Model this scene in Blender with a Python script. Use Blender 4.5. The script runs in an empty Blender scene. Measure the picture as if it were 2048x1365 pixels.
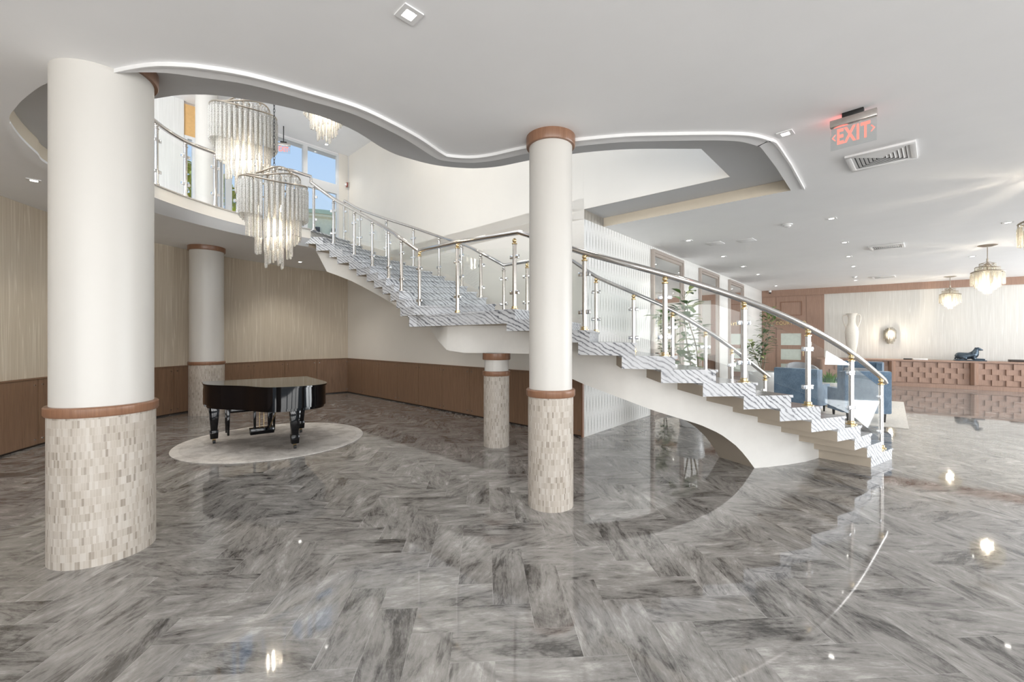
import bpy, bmesh, math, random
from mathutils import Vector, Matrix, geometry
C = bpy.context.scene.collection
SC = bpy.context.scene
PI = math.pi
random.seed(7)

# ---------------------------------------------------------------- camera, sky, light, exposure
FPX, HCAM, YH = 850.0, 1.65, 677.5            # focal length in pixels, eye height, horizon row
cam = bpy.data.cameras.new('camera'); cam_o = bpy.data.objects.new('camera', cam); C.objects.link(cam_o)
cam_o.location = (0, 0, HCAM); cam_o.rotation_euler = (PI/2, 0, 0)
cam.sensor_width = 36.0; cam.lens = FPX/2048*36.0
cam.shift_y = -(682.5-YH)/2048; cam.clip_start = 0.05; cam.clip_end = 400
SC.camera = cam_o
SC.view_settings.view_transform = 'Standard'; SC.view_settings.look = 'None'
SC.view_settings.gamma = 1.0; SC.view_settings.use_curve_mapping = False
SC.view_settings.exposure = 0.0
cy = SC.cycles
cy.max_bounces = 10; cy.diffuse_bounces = 4; cy.glossy_bounces = 5; cy.transmission_bounces = 6
cy.transparent_max_bounces = 16; cy.caustics_reflective = False; cy.caustics_refractive = False
cy.sample_clamp_indirect = 6.0; cy.blur_glossy = 0.5
cy.use_denoising = True

world = bpy.data.worlds.new('sky'); SC.world = world; world.use_nodes = True
wn = world.node_tree.nodes; wl = world.node_tree.links
bg = wn['Background']
tc = wn.new('ShaderNodeTexCoord'); sx = wn.new('ShaderNodeSeparateXYZ'); wl.new(tc.outputs['Generated'], sx.inputs[0])
mr = wn.new('ShaderNodeMapRange'); mr.inputs[1].default_value = -1; mr.inputs[2].default_value = 1; wl.new(sx.outputs[2], mr.inputs[0])
wr = wn.new('ShaderNodeValToRGB'); wl.new(mr.outputs[0], wr.inputs[0])
e = wr.color_ramp.elements
e[0].position = 0.0; e[0].color = (0.42, 0.41, 0.38, 1)
e[1].position = 1.0; e[1].color = (0.28, 0.50, 0.90, 1)
for p_, c_ in ((0.48, (0.50, 0.50, 0.46, 1)), (0.505, (0.80, 0.88, 0.95, 1)), (0.60, (0.60, 0.77, 0.96, 1)), (0.72, (0.44, 0.65, 0.95, 1))):
    k_ = e.new(p_); k_.color = c_
wl.new(wr.outputs[0], bg.inputs[0]); bg.inputs[1].default_value = 1.0

def area(name, loc, target, sx_, sy_, power, col=(1, 1, 1)):
    l = bpy.data.lights.new(name, 'AREA'); l.shape = 'RECTANGLE'; l.size = sx_; l.size_y = sy_; l.energy = power; l.color = col
    o = bpy.data.objects.new(name, l); C.objects.link(o); o.location = loc
    o.rotation_euler = (Vector(target)-Vector(loc)).to_track_quat('-Z', 'Y').to_euler()
    return o
# added lights at open rear and right: assumed daylight, tilted up to brighten ceiling
for k in range(5):
    x = -3.6+3.1*k; area('assumed_front_daylight', (x, -5.6, 1.75), (x, -2.0, 4.5), 2.6, 3.1, 215, (1.0, 0.985, 0.965))
for k in range(4):
    y = -1.0+3.1*k; area('assumed_side_daylight', (18.6, y, 1.75), (15.0, y, 5.4), 2.6, 3.1, 540, (0.95, 0.98, 1.0))
area('upper_fill_light', (-5.6, 2.8, 5.0), (-5.4, 9.0, 10.2), 5.0, 1.6, 420, (1.0, 0.99, 0.97))  # added fill with no known window, brightens the upper storey

# ---------------------------------------------------------------- helpers
def P(px, py, z):                              # pixel seen at height z
    Y = FPX*(HCAM-z)/(py-YH); return Vector(((px-1024)/FPX*Y, Y, z))
def PD(px, py, Y):                             # pixel seen at depth Y
    return Vector(((px-1024)/FPX*Y, Y, HCAM-(py-YH)*Y/FPX))
def V(*a): return Vector(a)

class MB:
    def __init__(s): s.bm = bmesh.new(); s.uv = s.bm.loops.layers.uv.new('UVMap'); s.mi = 0; s.flat = False
    def face(s, vs, uvs=None):
        try: f = s.bm.faces.new(vs)
        except ValueError: return None
        f.material_index = s.mi; f.smooth = not s.flat
        if uvs:
            for l, u in zip(f.loops, uvs): l[s.uv].uv = u
        return f
    def v(s, p): return s.bm.verts.new(p)
    def poly(s, pts, uvs=None): return s.face([s.v(p) for p in pts], uvs)
    def box(s, c, d, rz=0.0, bev=0.0, M=None, seg=2):
        hx, hy, hz = d[0]/2, d[1]/2, d[2]/2
        R = M if M is not None else Matrix.Rotation(rz, 3, 'Z')
        c = Vector(c)
        vs = [s.v(c+R@Vector((x*hx, y*hy, z*hz))) for z in (-1, 1) for y in (-1, 1) for x in (-1, 1)]
        fs = [s.face([vs[i] for i in q]) for q in ((0, 2, 3, 1), (4, 5, 7, 6), (0, 1, 5, 4), (2, 6, 7, 3), (0, 4, 6, 2), (1, 3, 7, 5))]
        if bev > 0:
            ed = list({e for f in fs for e in f.edges})
            r = bmesh.ops.bevel(s.bm, geom=ed, offset=bev, segments=seg, affect='EDGES', profile=0.5)
            for f in r['faces']: f.material_index = s.mi; f.smooth = True
        return s
    def frustum(s, c, d0, d1, h, rz=0.0, bev=0.0):   # tapered box: bottom d0, top d1
        R = Matrix.Rotation(rz, 3, 'Z'); c = Vector(c)
        vs = []
        for z, d in ((0, d0), (h, d1)):
            for y in (-1, 1):
                for x in (-1, 1): vs.append(s.v(c+R@Vector((x*d[0]/2, y*d[1]/2, z))))
        fs = [s.face([vs[i] for i in q]) for q in ((0, 2, 3, 1), (4, 5, 7, 6), (0, 1, 5, 4), (2, 6, 7, 3), (0, 4, 6, 2), (1, 3, 7, 5))]
        if bev > 0:
            ed = list({e for f in fs for e in f.edges})
            r = bmesh.ops.bevel(s.bm, geom=ed, offset=bev, segments=2, affect='EDGES', profile=0.5)
            for f in r['faces']: f.material_index = s.mi; f.smooth = True
        return s
    def prism(s, pts, z0, z1, bottom_mi=None, side_mi=None):
        n = len(pts)
        a = sum(pts[i][0]*pts[(i+1) % n][1]-pts[(i+1) % n][0]*pts[i][1] for i in range(n))
        if a < 0: pts = pts[::-1]
        lo = [s.v((p[0], p[1], z0)) for p in pts]; hi = [s.v((p[0], p[1], z1)) for p in pts]
        m = s.mi
        s.face(hi)
        if bottom_mi is not None: s.mi = bottom_mi
        s.face(lo[::-1]); s.mi = m
        L = 0
        for i in range(n):
            j = (i+1) % n
            if side_mi is not None: s.mi = side_mi(i) if callable(side_mi) else side_mi
            d = (Vector(pts[j][:2])-Vector(pts[i][:2])).length
            s.face([lo[i], lo[j], hi[j], hi[i]], [(L, z0), (L+d, z0), (L+d, z1), (L, z1)]); L += d
            s.mi = m
        return s
    def tess(s, loops, z, flip=False):             # flat polygon with holes
        tr = geometry.tessellate_polygon([[Vector((p[0], p[1], 0)) for p in lp] for lp in loops])
        vs = [s.v((p[0], p[1], z)) for lp in loops for p in lp]
        for t in tr:
            q = [vs[i] for i in t]
            nz = (q[1].co-q[0].co).cross(q[2].co-q[0].co).z
            if (nz < 0) != flip: q = q[::-1]
            s.face(q)
        return s
    def strip(s, pts, z0, z1, closed=False, flip=False):   # vertical wall along a plan line, uv in metres
        n = len(pts); L = 0
        cols = []
        q = list(pts)+([pts[0]] if closed else [])
        for i, p in enumerate(q):
            if i: L += (Vector(p[:2])-Vector(q[i-1][:2])).length
            a = z0(i) if callable(z0) else z0; b = z1(i) if callable(z1) else z1
            cols.append((s.v((p[0], p[1], a)), s.v((p[0], p[1], b)), L, a, b))
        for A, B in zip(cols, cols[1:]):
            f = [A[0], B[0], B[1], A[1]]; u = [(A[2], A[3]), (B[2], B[3]), (B[2], B[4]), (A[2], A[4])]
            if flip: f = f[::-1]; u = u[::-1]
            s.face(f, u)
        return s
    def lathe(s, prof, c=(0, 0, 0), seg=32, M=None, rx=1, ry=1, a0=0, a1=2*PI):
        c = Vector(c); full = abs(a1-a0-2*PI) < 1e-6
        n = seg if full else seg+1
        rings = []
        for r, z in prof:
            if r < 1e-6:
                p = Vector((0, 0, z)); rings.append([s.v(c+(M@p if M else p))]); continue
            row = []
            for i in range(n):
                a = a0+(a1-a0)*i/seg; p = Vector((r*rx*math.cos(a), r*ry*math.sin(a), z))
                row.append(s.v(c+(M@p if M else p)))
            rings.append(row)
        for k in range(len(rings)-1):
            A, B = rings[k], rings[k+1]; ra, rb = prof[k][0], prof[k+1][0]; rm = max(ra, rb)
            for i in range(seg):
                j = (i+1) % n
                u0 = (a0+(a1-a0)*i/seg)*rm; u1 = (a0+(a1-a0)*(i+1)/seg)*rm
                if len(A) == 1 and len(B) == 1: continue
                if len(A) == 1: s.face([A[0], B[j], B[i]][::-1])
                elif len(B) == 1: s.face([A[i], A[j], B[0]])
                else: s.face([A[i], A[j], B[j], B[i]], [(u0, prof[k][1]), (u1, prof[k][1]), (u1, prof[k+1][1]), (u0, prof[k+1][1])])
        return s
    def cyl(s, p0, p1, r0, r1=None, seg=16, caps=True):
        r1 = r0 if r1 is None else r1
        p0, p1 = Vector(p0), Vector(p1); d = p1-p0
        M = d.to_track_quat('Z', 'Y').to_matrix() if d.length > 1e-9 else Matrix.Identity(3)
        prof = [(r0, 0), (r1, d.length)]
        if caps: prof = [(0, 0)]+prof+[(0, d.length)]
        return s.lathe(prof, p0, seg, M)
    def tube(s, path, r, seg=10, caps=True, closed=False):
        path = [Vector(p) for p in path]; n = len(path); rings = []
        up = None
        for i, p in enumerate(path):
            if closed: d = path[(i+1) % n]-path[i-1]
            else: d = path[min(i+1, n-1)]-path[max(i-1, 0)]
            d.normalize()
            if up is None: up = Vector((0, 0, 1)) if abs(d.z) < .9 else Vector((1, 0, 0))
            a = d.cross(up)
            if a.length < 1e-6: a = d.orthogonal()
            a.normalize(); b = a.cross(d); up = b
            rr = r[i] if isinstance(r, (list, tuple)) else r
            rings.append([s.v(p+(a*math.cos(2*PI*k/seg)+b*math.sin(2*PI*k/seg))*rr) for k in range(seg)])
        m = n if closed else n-1
        for i in range(m):
            A, B = rings[i], rings[(i+1) % n]
            for k in range(seg): s.face([A[k], B[k], B[(k+1) % seg], A[(k+1) % seg]])
        if caps and not closed:
            s.face(rings[0]); s.face(rings[-1][::-1])
        return s
    def sphere(s, c, r, seg=14, rings=8, sz=1.0):
        return s.lathe([(r*math.sin(PI*i/rings), -r*sz*math.cos(PI*i/rings)) for i in range(rings+1)], c, seg)
    def offset_all(s, d):
        for v in s.bm.verts: v.co += d
        return s

def wloc(o):
    l = Vector((0, 0, 0))
    while o is not None: l += o.location; o = o.parent
    return l
def obj(name, mb, mat, parent=None, world=True, angle=35, recalc=True):
    """link one mesh object; world: its vertices are in world coordinates"""
    bm = mb.bm
    if recalc: bmesh.ops.recalc_face_normals(bm, faces=bm.faces)
    me = bpy.data.meshes.new(name)
    org = Vector((0, 0, 0))
    if world:
        if parent is not None: org = wloc(parent)
        else:
            xs = [v.co for v in bm.verts]
            lo = Vector([min(c[i] for c in xs) for i in range(3)]); hi = Vector([max(c[i] for c in xs) for i in range(3)])
            org = Vector(((lo.x+hi.x)/2, (lo.y+hi.y)/2, lo.z))
        for v in bm.verts: v.co -= org
    bm.to_mesh(me); bm.free()
    for m in (mat if isinstance(mat, (list, tuple)) else [mat]): me.materials.append(m)
    if angle: me.set_sharp_from_angle(angle=math.radians(angle))
    o = bpy.data.objects.new(name, me); C.objects.link(o)
    if parent is not None: o.parent = parent
    elif world: o.location = org
    return o
def thing(name, label, cat, loc=(0, 0, 0), rz=0.0, group=None):
    o = bpy.data.objects.new(name, None); C.objects.link(o); o.empty_display_size = .1
    o.location = loc; o.rotation_euler = (0, 0, rz); o['label'] = label; o['category'] = cat
    if group: o['group'] = group
    return o
def tag(o, label, cat, group=None):
    o['label'] = label; o['category'] = cat
    if group: o['group'] = group
    return o
def struct(name, mb, m, parent=None, **k):
    o = obj(name, mb, m, parent, **k)
    if parent is None: o['kind'] = 'structure'
    return o
def dup(root, loc, rz=0.0, label=None, scale=None):
    r = root.copy(); C.objects.link(r); r.location = loc; r.rotation_euler = (0, 0, rz)
    if label: r['label'] = label
    if scale: r.scale = (scale,)*3
    for ch in list(root.children):
        c = ch.copy(); C.objects.link(c); c.parent = r
        for g in list(ch.children):
            d = g.copy(); C.objects.link(d); d.parent = c
    return r
def text_mb(txt, size, depth, M, org, spacing=1.0, bold=0.0):
    cu = bpy.data.curves.new('t', 'FONT'); cu.body = txt; cu.size = size; cu.extrude = depth/2
    cu.align_x = 'CENTER'; cu.align_y = 'CENTER'; cu.space_character = spacing; cu.offset = bold
    o = bpy.data.objects.new('t', cu); C.objects.link(o)
    bpy.context.view_layer.update()
    me = bpy.data.meshes.new_from_object(o.evaluated_get(bpy.context.evaluated_depsgraph_get()))
    mb = MB(); mb.flat = True
    vs = [mb.v(Vector(org)+M@v.co) for v in me.vertices]
    for p in me.polygons: mb.face([vs[i] for i in p.vertices])
    bpy.data.objects.remove(o); bpy.data.curves.remove(cu); bpy.data.meshes.remove(me)
    return mb
def catmull(pts, n=8, closed=False):
    pts = [Vector(p) for p in pts]; out = []; N = len(pts)
    rng = range(N) if closed else range(N-1)
    for i in rng:
        p1, p2 = pts[i], pts[(i+1) % N]
        p0 = pts[i-1] if (closed or i > 0) else p1*2-p2
        p3 = pts[(i+2) % N] if (closed or i+2 < N) else p2*2-p1
        for k in range(n):
            t = k/n
            out.append(.5*((2*p1)+(p2-p0)*t+(2*p0-5*p1+4*p2-p3)*t*t+(3*p1-p0-3*p2+p3)*t**3))
    if not closed: out.append(pts[-1])
    return out
def interp(tab, x):
    if x <= tab[0][0]: return tab[0][1]
    for (a, b), (c, d) in zip(tab, tab[1:]):
        if x <= c: return b+(d-b)*(x-a)/(c-a)
    return tab[-1][1]
def isect(p, d, r):            # point p+s*d whose X/Y equals r
    s_ = (r*p.y-p.x)/(d.x-r*d.y); return p+d*s_, s_

# ---------------------------------------------------------------- materials
class NT:
    def __init__(s, name):
        s.m = bpy.data.materials.new(name); s.m.use_nodes = True; s.t = s.m.node_tree; s.b = s.t.nodes['Principled BSDF']; s.out = s.t.nodes['Material Output']
    def n(s, typ, **k):
        o = s.t.nodes.new('ShaderNode'+typ)
        for a, v in k.items(): setattr(o, a, v)
        return o
    def l(s, a, b): s.t.links.new(a, b)
    def setp(s, **k):
        for a, v in k.items(): s.b.inputs[a.replace('_', ' ')].default_value = v
    def coords(s, kind='Object', scale=(1, 1, 1), rot=(0, 0, 0)):
        t = s.n('TexCoord'); mp = s.n('Mapping'); mp.inputs['Scale'].default_value = scale; mp.inputs['Rotation'].default_value = rot
        s.l(t.outputs[kind], mp.inputs[0]); return mp.outputs[0]
    def noise(s, vec, scale=5, detail=4, rough=.55, dist=0.0):
        o = s.n('TexNoise'); o.inputs['Scale'].default_value = scale; o.inputs['Detail'].default_value = detail
        o.inputs['Roughness'].default_value = rough; o.inputs['Distortion'].default_value = dist
        if vec is not None: s.l(vec, o.inputs['Vector'])
        return o.outputs[0]
    def ramp(s, fac, stops):
        r = s.n('ValToRGB'); e = r.color_ramp.elements
        e[0].position, e[0].color = stops[0][0], tuple(stops[0][1])+(1,)
        e[1].position, e[1].color = stops[-1][0], tuple(stops[-1][1])+(1,)
        for p, c in stops[1:-1]: k = e.new(p); k.color = tuple(c)+(1,)
        s.l(fac, r.inputs[0]); return r.outputs[0]
    def mix(s, f, a, b, mode='MIX'):
        m = s.n('Mix', data_type='RGBA', blend_type=mode)
        for i, x in ((0, f), (6, a), (7, b)):
            if hasattr(x, 'links'): s.l(x, m.inputs[i])
            else: m.inputs[i].default_value = x if i == 0 else (tuple(x)+(1,))
        return m.outputs[2]
    def math(s, op, a, b=0.0):
        m = s.n('Math', operation=op)
        for i, x in ((0, a), (1, b)):
            if hasattr(x, 'links'): s.l(x, m.inputs[i])
            else: m.inputs[i].default_value = x
        return m.outputs[0]
    def color(s, c):
        if hasattr(c, 'links'): s.l(c, s.b.inputs['Base Color'])
        else: s.b.inputs['Base Color'].default_value = tuple(c)+(1,)
    def bump(s, h, strength=.2, dist=.01):
        b = s.n('Bump'); b.inputs['Strength'].default_value = strength; b.inputs['Distance'].default_value = dist
        s.l(h, b.inputs['Height']); s.l(b.outputs[0], s.b.inputs['Normal'])

def plain(name, col, rough=.5, metal=0.0, var=.06, scale=12, **k):
    t = NT(name); n = t.noise(t.coords(), scale, 3)
    t.color(t.ramp(n, [(.3, [c*(1-var) for c in col]), (.7, [min(1, c*(1+var)) for c in col])]))
    t.setp(Roughness=rough, Metallic=metal, **k); return t.m
def emitter(name, col, strength):
    t = NT(name); t.color((0, 0, 0)); t.setp(Emission_Color=tuple(col)+(1,), Emission_Strength=strength); return t.m
def wood(name, dark, light, rough=.35, sc=(22, 22, .9)):
    t = NT(name); v = t.coords('Object', sc); n = t.noise(v, 2.2, 6, .6, .6); n2 = t.noise(t.coords('Object', (90, 90, 2.5)), 1.5, 3)
    c = t.ramp(n, [(.25, dark), (.75, light)]); t.color(t.mix(.25, c, t.ramp(n2, [(.35, [x*.7 for x in dark]), (.65, light)])))
    t.setp(Roughness=rough); return t.m
def wallpaper(name, dark, light, line, k=.030, bumpy=.12):
    t = NT(name)
    n = t.noise(t.coords('UV', (7.5, .13, 1)), 1.5, 2, .5, 0.0); f = t.math('FRACT', t.math('MULTIPLY', n, 6.0))
    d = t.math('ABSOLUTE', t.math('SUBTRACT', f, .5)); ln = t.math('SUBTRACT', 1.0, t.math('MINIMUM', t.math('DIVIDE', d, .11), 1.0))
    n2 = t.noise(t.coords('UV', (60, .8, 1)), 1.3, 4, .65)
    c = t.ramp(n2, [(.34, dark), (.64, light)]); t.color(t.mix(t.math('MULTIPLY', ln, .62), c, line)); t.setp(Roughness=.7); t.bump(ln, bumpy, .003); return t.m

M_ceil = plain('ceiling_paint', (.90, .90, .905), .75, var=.012, scale=2)
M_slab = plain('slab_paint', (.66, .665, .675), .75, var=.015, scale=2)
M_fascia = plain('fascia_paint', (.70, .625, .51), .7, var=.012)
M_cream = plain('cream_wall_paint', (.80, .765, .705), .65, var=.012, scale=1.5)
M_column = plain('column_paint', (.62, .60, .565), .42, var=.01, scale=2)
M_beam = plain('stair_beam_paint', (.82, .80, .76), .45, var=.012)
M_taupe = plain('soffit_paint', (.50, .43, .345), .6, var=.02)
M_white = plain('white_trim', (.82, .82, .82), .4, var=.01)
M_paper_left = wallpaper('wallpaper_left', (.52, .445, .345), (.61, .535, .43), (.76, .695, .59))
M_paper_back = wallpaper('wallpaper_reception', (.62, .605, .565), (.72, .705, .67), (.82, .81, .78))
M_paper_up = wallpaper('wallpaper_upper', (.68, .68, .66), (.76, .76, .74), (.82, .82, .81))
M_walnut = wood('walnut', (.17, .098, .06), (.30, .185, .115))
M_ringwood = wood('ring_wood', (.21, .105, .06), (.31, .165, .10), .3)
M_desk = wood('desk_wood', (.29, .175, .125), (.42, .27, .20), .4)
M_walnutgap = plain('panel_gap', (.03, .02, .016), .6)
M_steel = plain('brushed_steel', (.62, .585, .55), .24, 1.0, .06, 40)
M_steel2 = plain('polished_steel', (.72, .69, .66), .13, 1.0, .03, 20)
M_chrome = plain('chrome', (.75, .75, .76), .08, 1.0, .02)
M_brass = plain('brass', (.68, .52, .29), .2, 1.0, .05)
M_gold = plain('gold_letter', (.72, .55, .28), .3, 1.0, .05)
M_ringmetal = plain('chandelier_metal', (.42, .37, .31), .3, 1.0, .05)
M_black = plain('gloss_black', (.003, .003, .004), .04, var=.02, Specular_IOR_Level=.42)
M_blackm = plain('matte_black', (.012, .012, .012), .5)
M_dark = plain('dark_metal', (.05, .05, .052), .4, .6)
M_pot = plain('white_ceramic', (.80, .80, .79), .25, var=.01)
M_vase = plain('plaster_vase', (.80, .76, .69), .7, var=.04, scale=20)
M_leaf = plain('leaf_green', (.10, .19, .05), .35, var=.35, scale=9)
M_leafpale = plain('leaf_pale_green', (.38, .44, .20), .4, var=.3, scale=9)
M_outleaf = plain('tree_leaf', (.66, .64, .10), .5, var=.3, scale=3)
M_outleaf2 = plain('tree_leaf_dark', (.30, .42, .10), .5, var=.3, scale=3)
M_bark = plain('bark', (.30, .25, .18), .8, var=.2, scale=30)
M_soil = plain('soil', (.05, .035, .025), .9, var=.3, scale=40)
M_paperw = plain('white_paper', (.85, .85, .84), .6)
M_bronze = plain('statue_bronze', (.06, .085, .11), .3, .5, .3, 10)
M_outwall = plain('stucco', (.88, .82, .60), .8)
M_dome = plain('dome_roof', (.62, .60, .34), .8)
M_lens = emitter('lamp_lens', (1, .97, .9), 18.0)
M_bulb = emitter('bulb', (1, .88, .68), 7.0)
M_red = emitter('exit_red', (1, .30, .24), 1.25)
M_redglow = emitter('exit_red_lamp', (1, .10, .08), 3.0)
M_frame = plain('window_frame', (.74, .75, .76), .35, var=.01)
M_mframe = plain('mirror_frame', (.50, .44, .40), .3, .3, .04)
M_tan = plain('tan_header', (.72, .45, .19), .7)
M_wicker = plain('coffee_table_stone', (.55, .50, .44), .5, var=.1)

def glass_mat(name, tint, refl=.045, rough=0.0):
    t = NT(name); tr = t.n('BsdfTransparent'); tr.inputs[0].default_value = tuple(tint)+(1,)
    gl = t.n('BsdfGlossy'); gl.inputs['Roughness'].default_value = rough; gl.inputs[0].default_value = (.97, .98, .98, 1)
    lw = t.n('LayerWeight'); lw.inputs[0].default_value = .5; mx = t.n('MixShader')      # Schlick reflection, the same from both sides
    f = t.math('ADD', refl, t.math('MULTIPLY', t.math('POWER', lw.outputs['Facing'], 5.0), 1-refl))
    t.l(f, mx.inputs[0]); t.l(tr.outputs[0], mx.inputs[1]); t.l(gl.outputs[0], mx.inputs[2]); t.l(mx.outputs[0], t.out.inputs[0])
    return t.m
M_glass = glass_mat('rail_glass', (.988, .994, .990), .012)
M_pane = glass_mat('window_glass', (.985, .99, .995), .02)
M_acrylic = glass_mat('acrylic', (.92, .935, .935), .05)
def mirror_mat():
    t = NT('mirror_glass'); t.color((.88, .89, .88)); t.setp(Metallic=1.0, Roughness=.015); return t.m
M_mirror = mirror_mat()
def crystal_mat(name='crystal', trl=.30, tint=(.95, .92, .86, 1)):
    t = NT(name); v = t.coords('Object', (1, 1, .7)); n = t.noise(v, 130, 2, .6)
    t.color(t.ramp(n, [(.36, (.20, .19, .18)), (.48, (.55, .54, .52)), (.60, (1, 1, .98))]))  # speckle painted in for the sparkle of the glass
    t.setp(Roughness=.10, Metallic=.25, Specular_IOR_Level=1.0); t.bump(n, 1.0, .012)
    tl = t.n('BsdfTranslucent'); tl.inputs[0].default_value = tint
    tr = t.n('BsdfTransparent'); tr.inputs[0].default_value = (.97, .965, .95, 1)
    m1 = t.n('MixShader'); m1.inputs[0].default_value = trl; t.l(t.b.outputs[0], m1.inputs[1]); t.l(tl.outputs[0], m1.inputs[2])
    m2 = t.n('MixShader'); m2.inputs[0].default_value = .22; t.l(m1.outputs[0], m2.inputs[1]); t.l(tr.outputs[0], m2.inputs[2])
    t.l(m2.outputs[0], t.out.inputs[0]); return t.m
M_crystal = crystal_mat()
M_crystal_lit = crystal_mat('crystal_pendant', .62, (1, .96, .86, 1))
def floor_mat():
    t = NT('floor_marble'); uv = t.n('UVMap', uv_map='UVMap'); ed = t.n('UVMap', uv_map='edge')
    def mp(sc, rot):
        m = t.n('Mapping'); m.inputs['Scale'].default_value = sc; m.inputs['Rotation'].default_value = (0, 0, rot); t.l(uv.outputs[0], m.inputs[0]); return m.outputs[0]
    a = t.noise(mp((1.1, 2.6, 1), .0), 2.0, 14, .72, .7)
    b = t.noise(mp((1.6, 8, 1), .05), 2.4, 14, .78, .3)
    cl = t.noise(uv.outputs[0], 9.0, 10, .72, .8); tl = t.noise(uv.outputs[0], .13, 1)
    rn = t.noise(mp((1.0, 4.5, 1), .03), 1.6, 7, .62, .7); rd = t.math('ABSOLUTE', t.math('SUBTRACT', rn, .5)); vn = t.math('SUBTRACT', 1.0, t.math('MINIMUM', t.math('DIVIDE', rd, .035), 1.0))
    f = t.math('ADD', t.math('MULTIPLY', a, .58), t.math('MULTIPLY', b, .32)); f = t.math('ADD', f, t.math('MULTIPLY', cl, .10)); f = t.math('ADD', f, t.math('MULTIPLY', t.math('SUBTRACT', tl, .5), .14))
    f = t.math('SUBTRACT', f, t.math('MULTIPLY', vn, .045))
    col = t.ramp(f, [(.36, (.045, .042, .040)), (.405, (.095, .09, .085)), (.445, (.18, .172, .164)), (.485, (.262, .251, .240)), (.54, (.325, .312, .299)), (.59, (.45, .436, .418)), (.65, (.62, .605, .585))])
    s = t.n('SeparateXYZ'); t.l(ed.outputs[0], s.inputs[0])
    g = t.math('MINIMUM', s.outputs[0], s.outputs[1]); g = t.math('LESS_THAN', g, .0013)
    t.color(t.mix(t.math('MULTIPLY', g, .5), col, (.66, .65, .63)))
    t.setp(Roughness=.04, IOR=1.85, Specular_IOR_Level=.5); return t.m
M_floor = floor_mat()
def stair_marble(name, base, vein, axis, period=.058, thr=.17, sheen=.14):
    t = NT(name); v = t.coords('Object', (1, 1, 1)); a = Vector(axis).normalized(); b = a.orthogonal().normalized(); c_ = a.cross(b)
    cb = t.n('CombineXYZ')
    for i, (ax, k) in enumerate(((a, 1), (b, .38), (c_, .38))):
        d = t.n('VectorMath', operation='DOT_PRODUCT'); t.l(v, d.inputs[0]); d.inputs[1].default_value = ax*k; t.l(d.outputs['Value'], cb.inputs[i])
    wv = t.n('TexWave', wave_type='BANDS', bands_direction='X'); t.l(cb.outputs[0], wv.inputs[0])
    wv.inputs['Scale'].default_value = .314/period; wv.inputs['Distortion'].default_value = 9.0; wv.inputs['Detail'].default_value = 5; wv.inputs['Detail Scale'].default_value = 1.1; wv.inputs['Detail Roughness'].default_value = .62
    n = t.noise(cb.outputs[0], 7.0, 6, .65, .6); m = t.noise(cb.outputs[0], 2.2, 3)
    mid = [(x*.62+y*.38) for x, y in zip(base, vein)]
    c = t.ramp(wv.outputs[1], [(.0, vein), (thr*.5, [(x+y)/2 for x, y in zip(base, vein)]), (thr, mid), (thr*2.4, base), (1.0, [min(1, x*1.06) for x in base])])
    c2 = t.ramp(n, [(.36, mid), (.56, base)])
    t.color(t.mix(t.ramp(m, [(.36, (.5, .5, .5)), (.52, (1, 1, 1))]), c2, c)); t.setp(Roughness=sheen, Specular_IOR_Level=.3); return t.m
M_marble = stair_marble('stair_marble_side', (.63, .64, .66), (.10, .105, .125), (.60, .12, .80), .044, .16, .38)
M_tread = stair_marble('stair_marble_tread', (.33, .36, .395), (.15, .165, .19), (.12, .9, .5), .08, .22, .12)  # grey marble; blue cast in its colour stands in for reflected sky
def mosaic_mat():
    t = NT('column_mosaic'); s = t.n('SeparateXYZ'); t.l(t.coords('UV'), s.inputs[0])
    v = t.math('DIVIDE', s.outputs[1], .056); row = t.math('FLOOR', v); fv = t.math('FRACT', v)
    wr = t.n('TexWhiteNoise', noise_dimensions='1D'); t.l(row, wr.inputs['W'])
    u = t.math('ADD', t.math('DIVIDE', s.outputs[0], .0155), t.math('MULTIPLY', wr.outputs[0], 7.0)); col = t.math('FLOOR', u); fu = t.math('FRACT', u)
    cb = t.n('CombineXYZ'); t.l(col, cb.inputs[0]); t.l(row, cb.inputs[1])
    wn_ = t.n('TexWhiteNoise', noise_dimensions='2D'); t.l(cb.outputs[0], wn_.inputs['Vector'])
    c = t.ramp(wn_.outputs[0], [(.0, (.235, .195, .155)), (.07, (.31, .265, .215)), (.14, (.385, .335, .28)), (.6, (.45, .40, .345)), (1.0, (.54, .50, .45))])
    n = t.noise(t.coords('UV', (3, 3, 1)), 2.0, 3); c = t.mix(.18, c, t.ramp(n, [(.35, (.45, .40, .34)), (.65, (.62, .58, .53))]))
    ed = t.math('MINIMUM', t.math('MULTIPLY', t.math('MINIMUM', fu, t.math('SUBTRACT', 1.0, fu)), .0155), t.math('MULTIPLY', t.math('MINIMUM', fv, t.math('SUBTRACT', 1.0, fv)), .056))
    g = t.math('LESS_THAN', ed, .0006); t.color(t.mix(t.math('MULTIPLY', g, .6), c, (.60, .555, .49)))
    t.setp(Roughness=.5); t.bump(t.math('SUBTRACT', 1.0, g), .25, .002); return t.m
M_mosaic = mosaic_mat()
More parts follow.
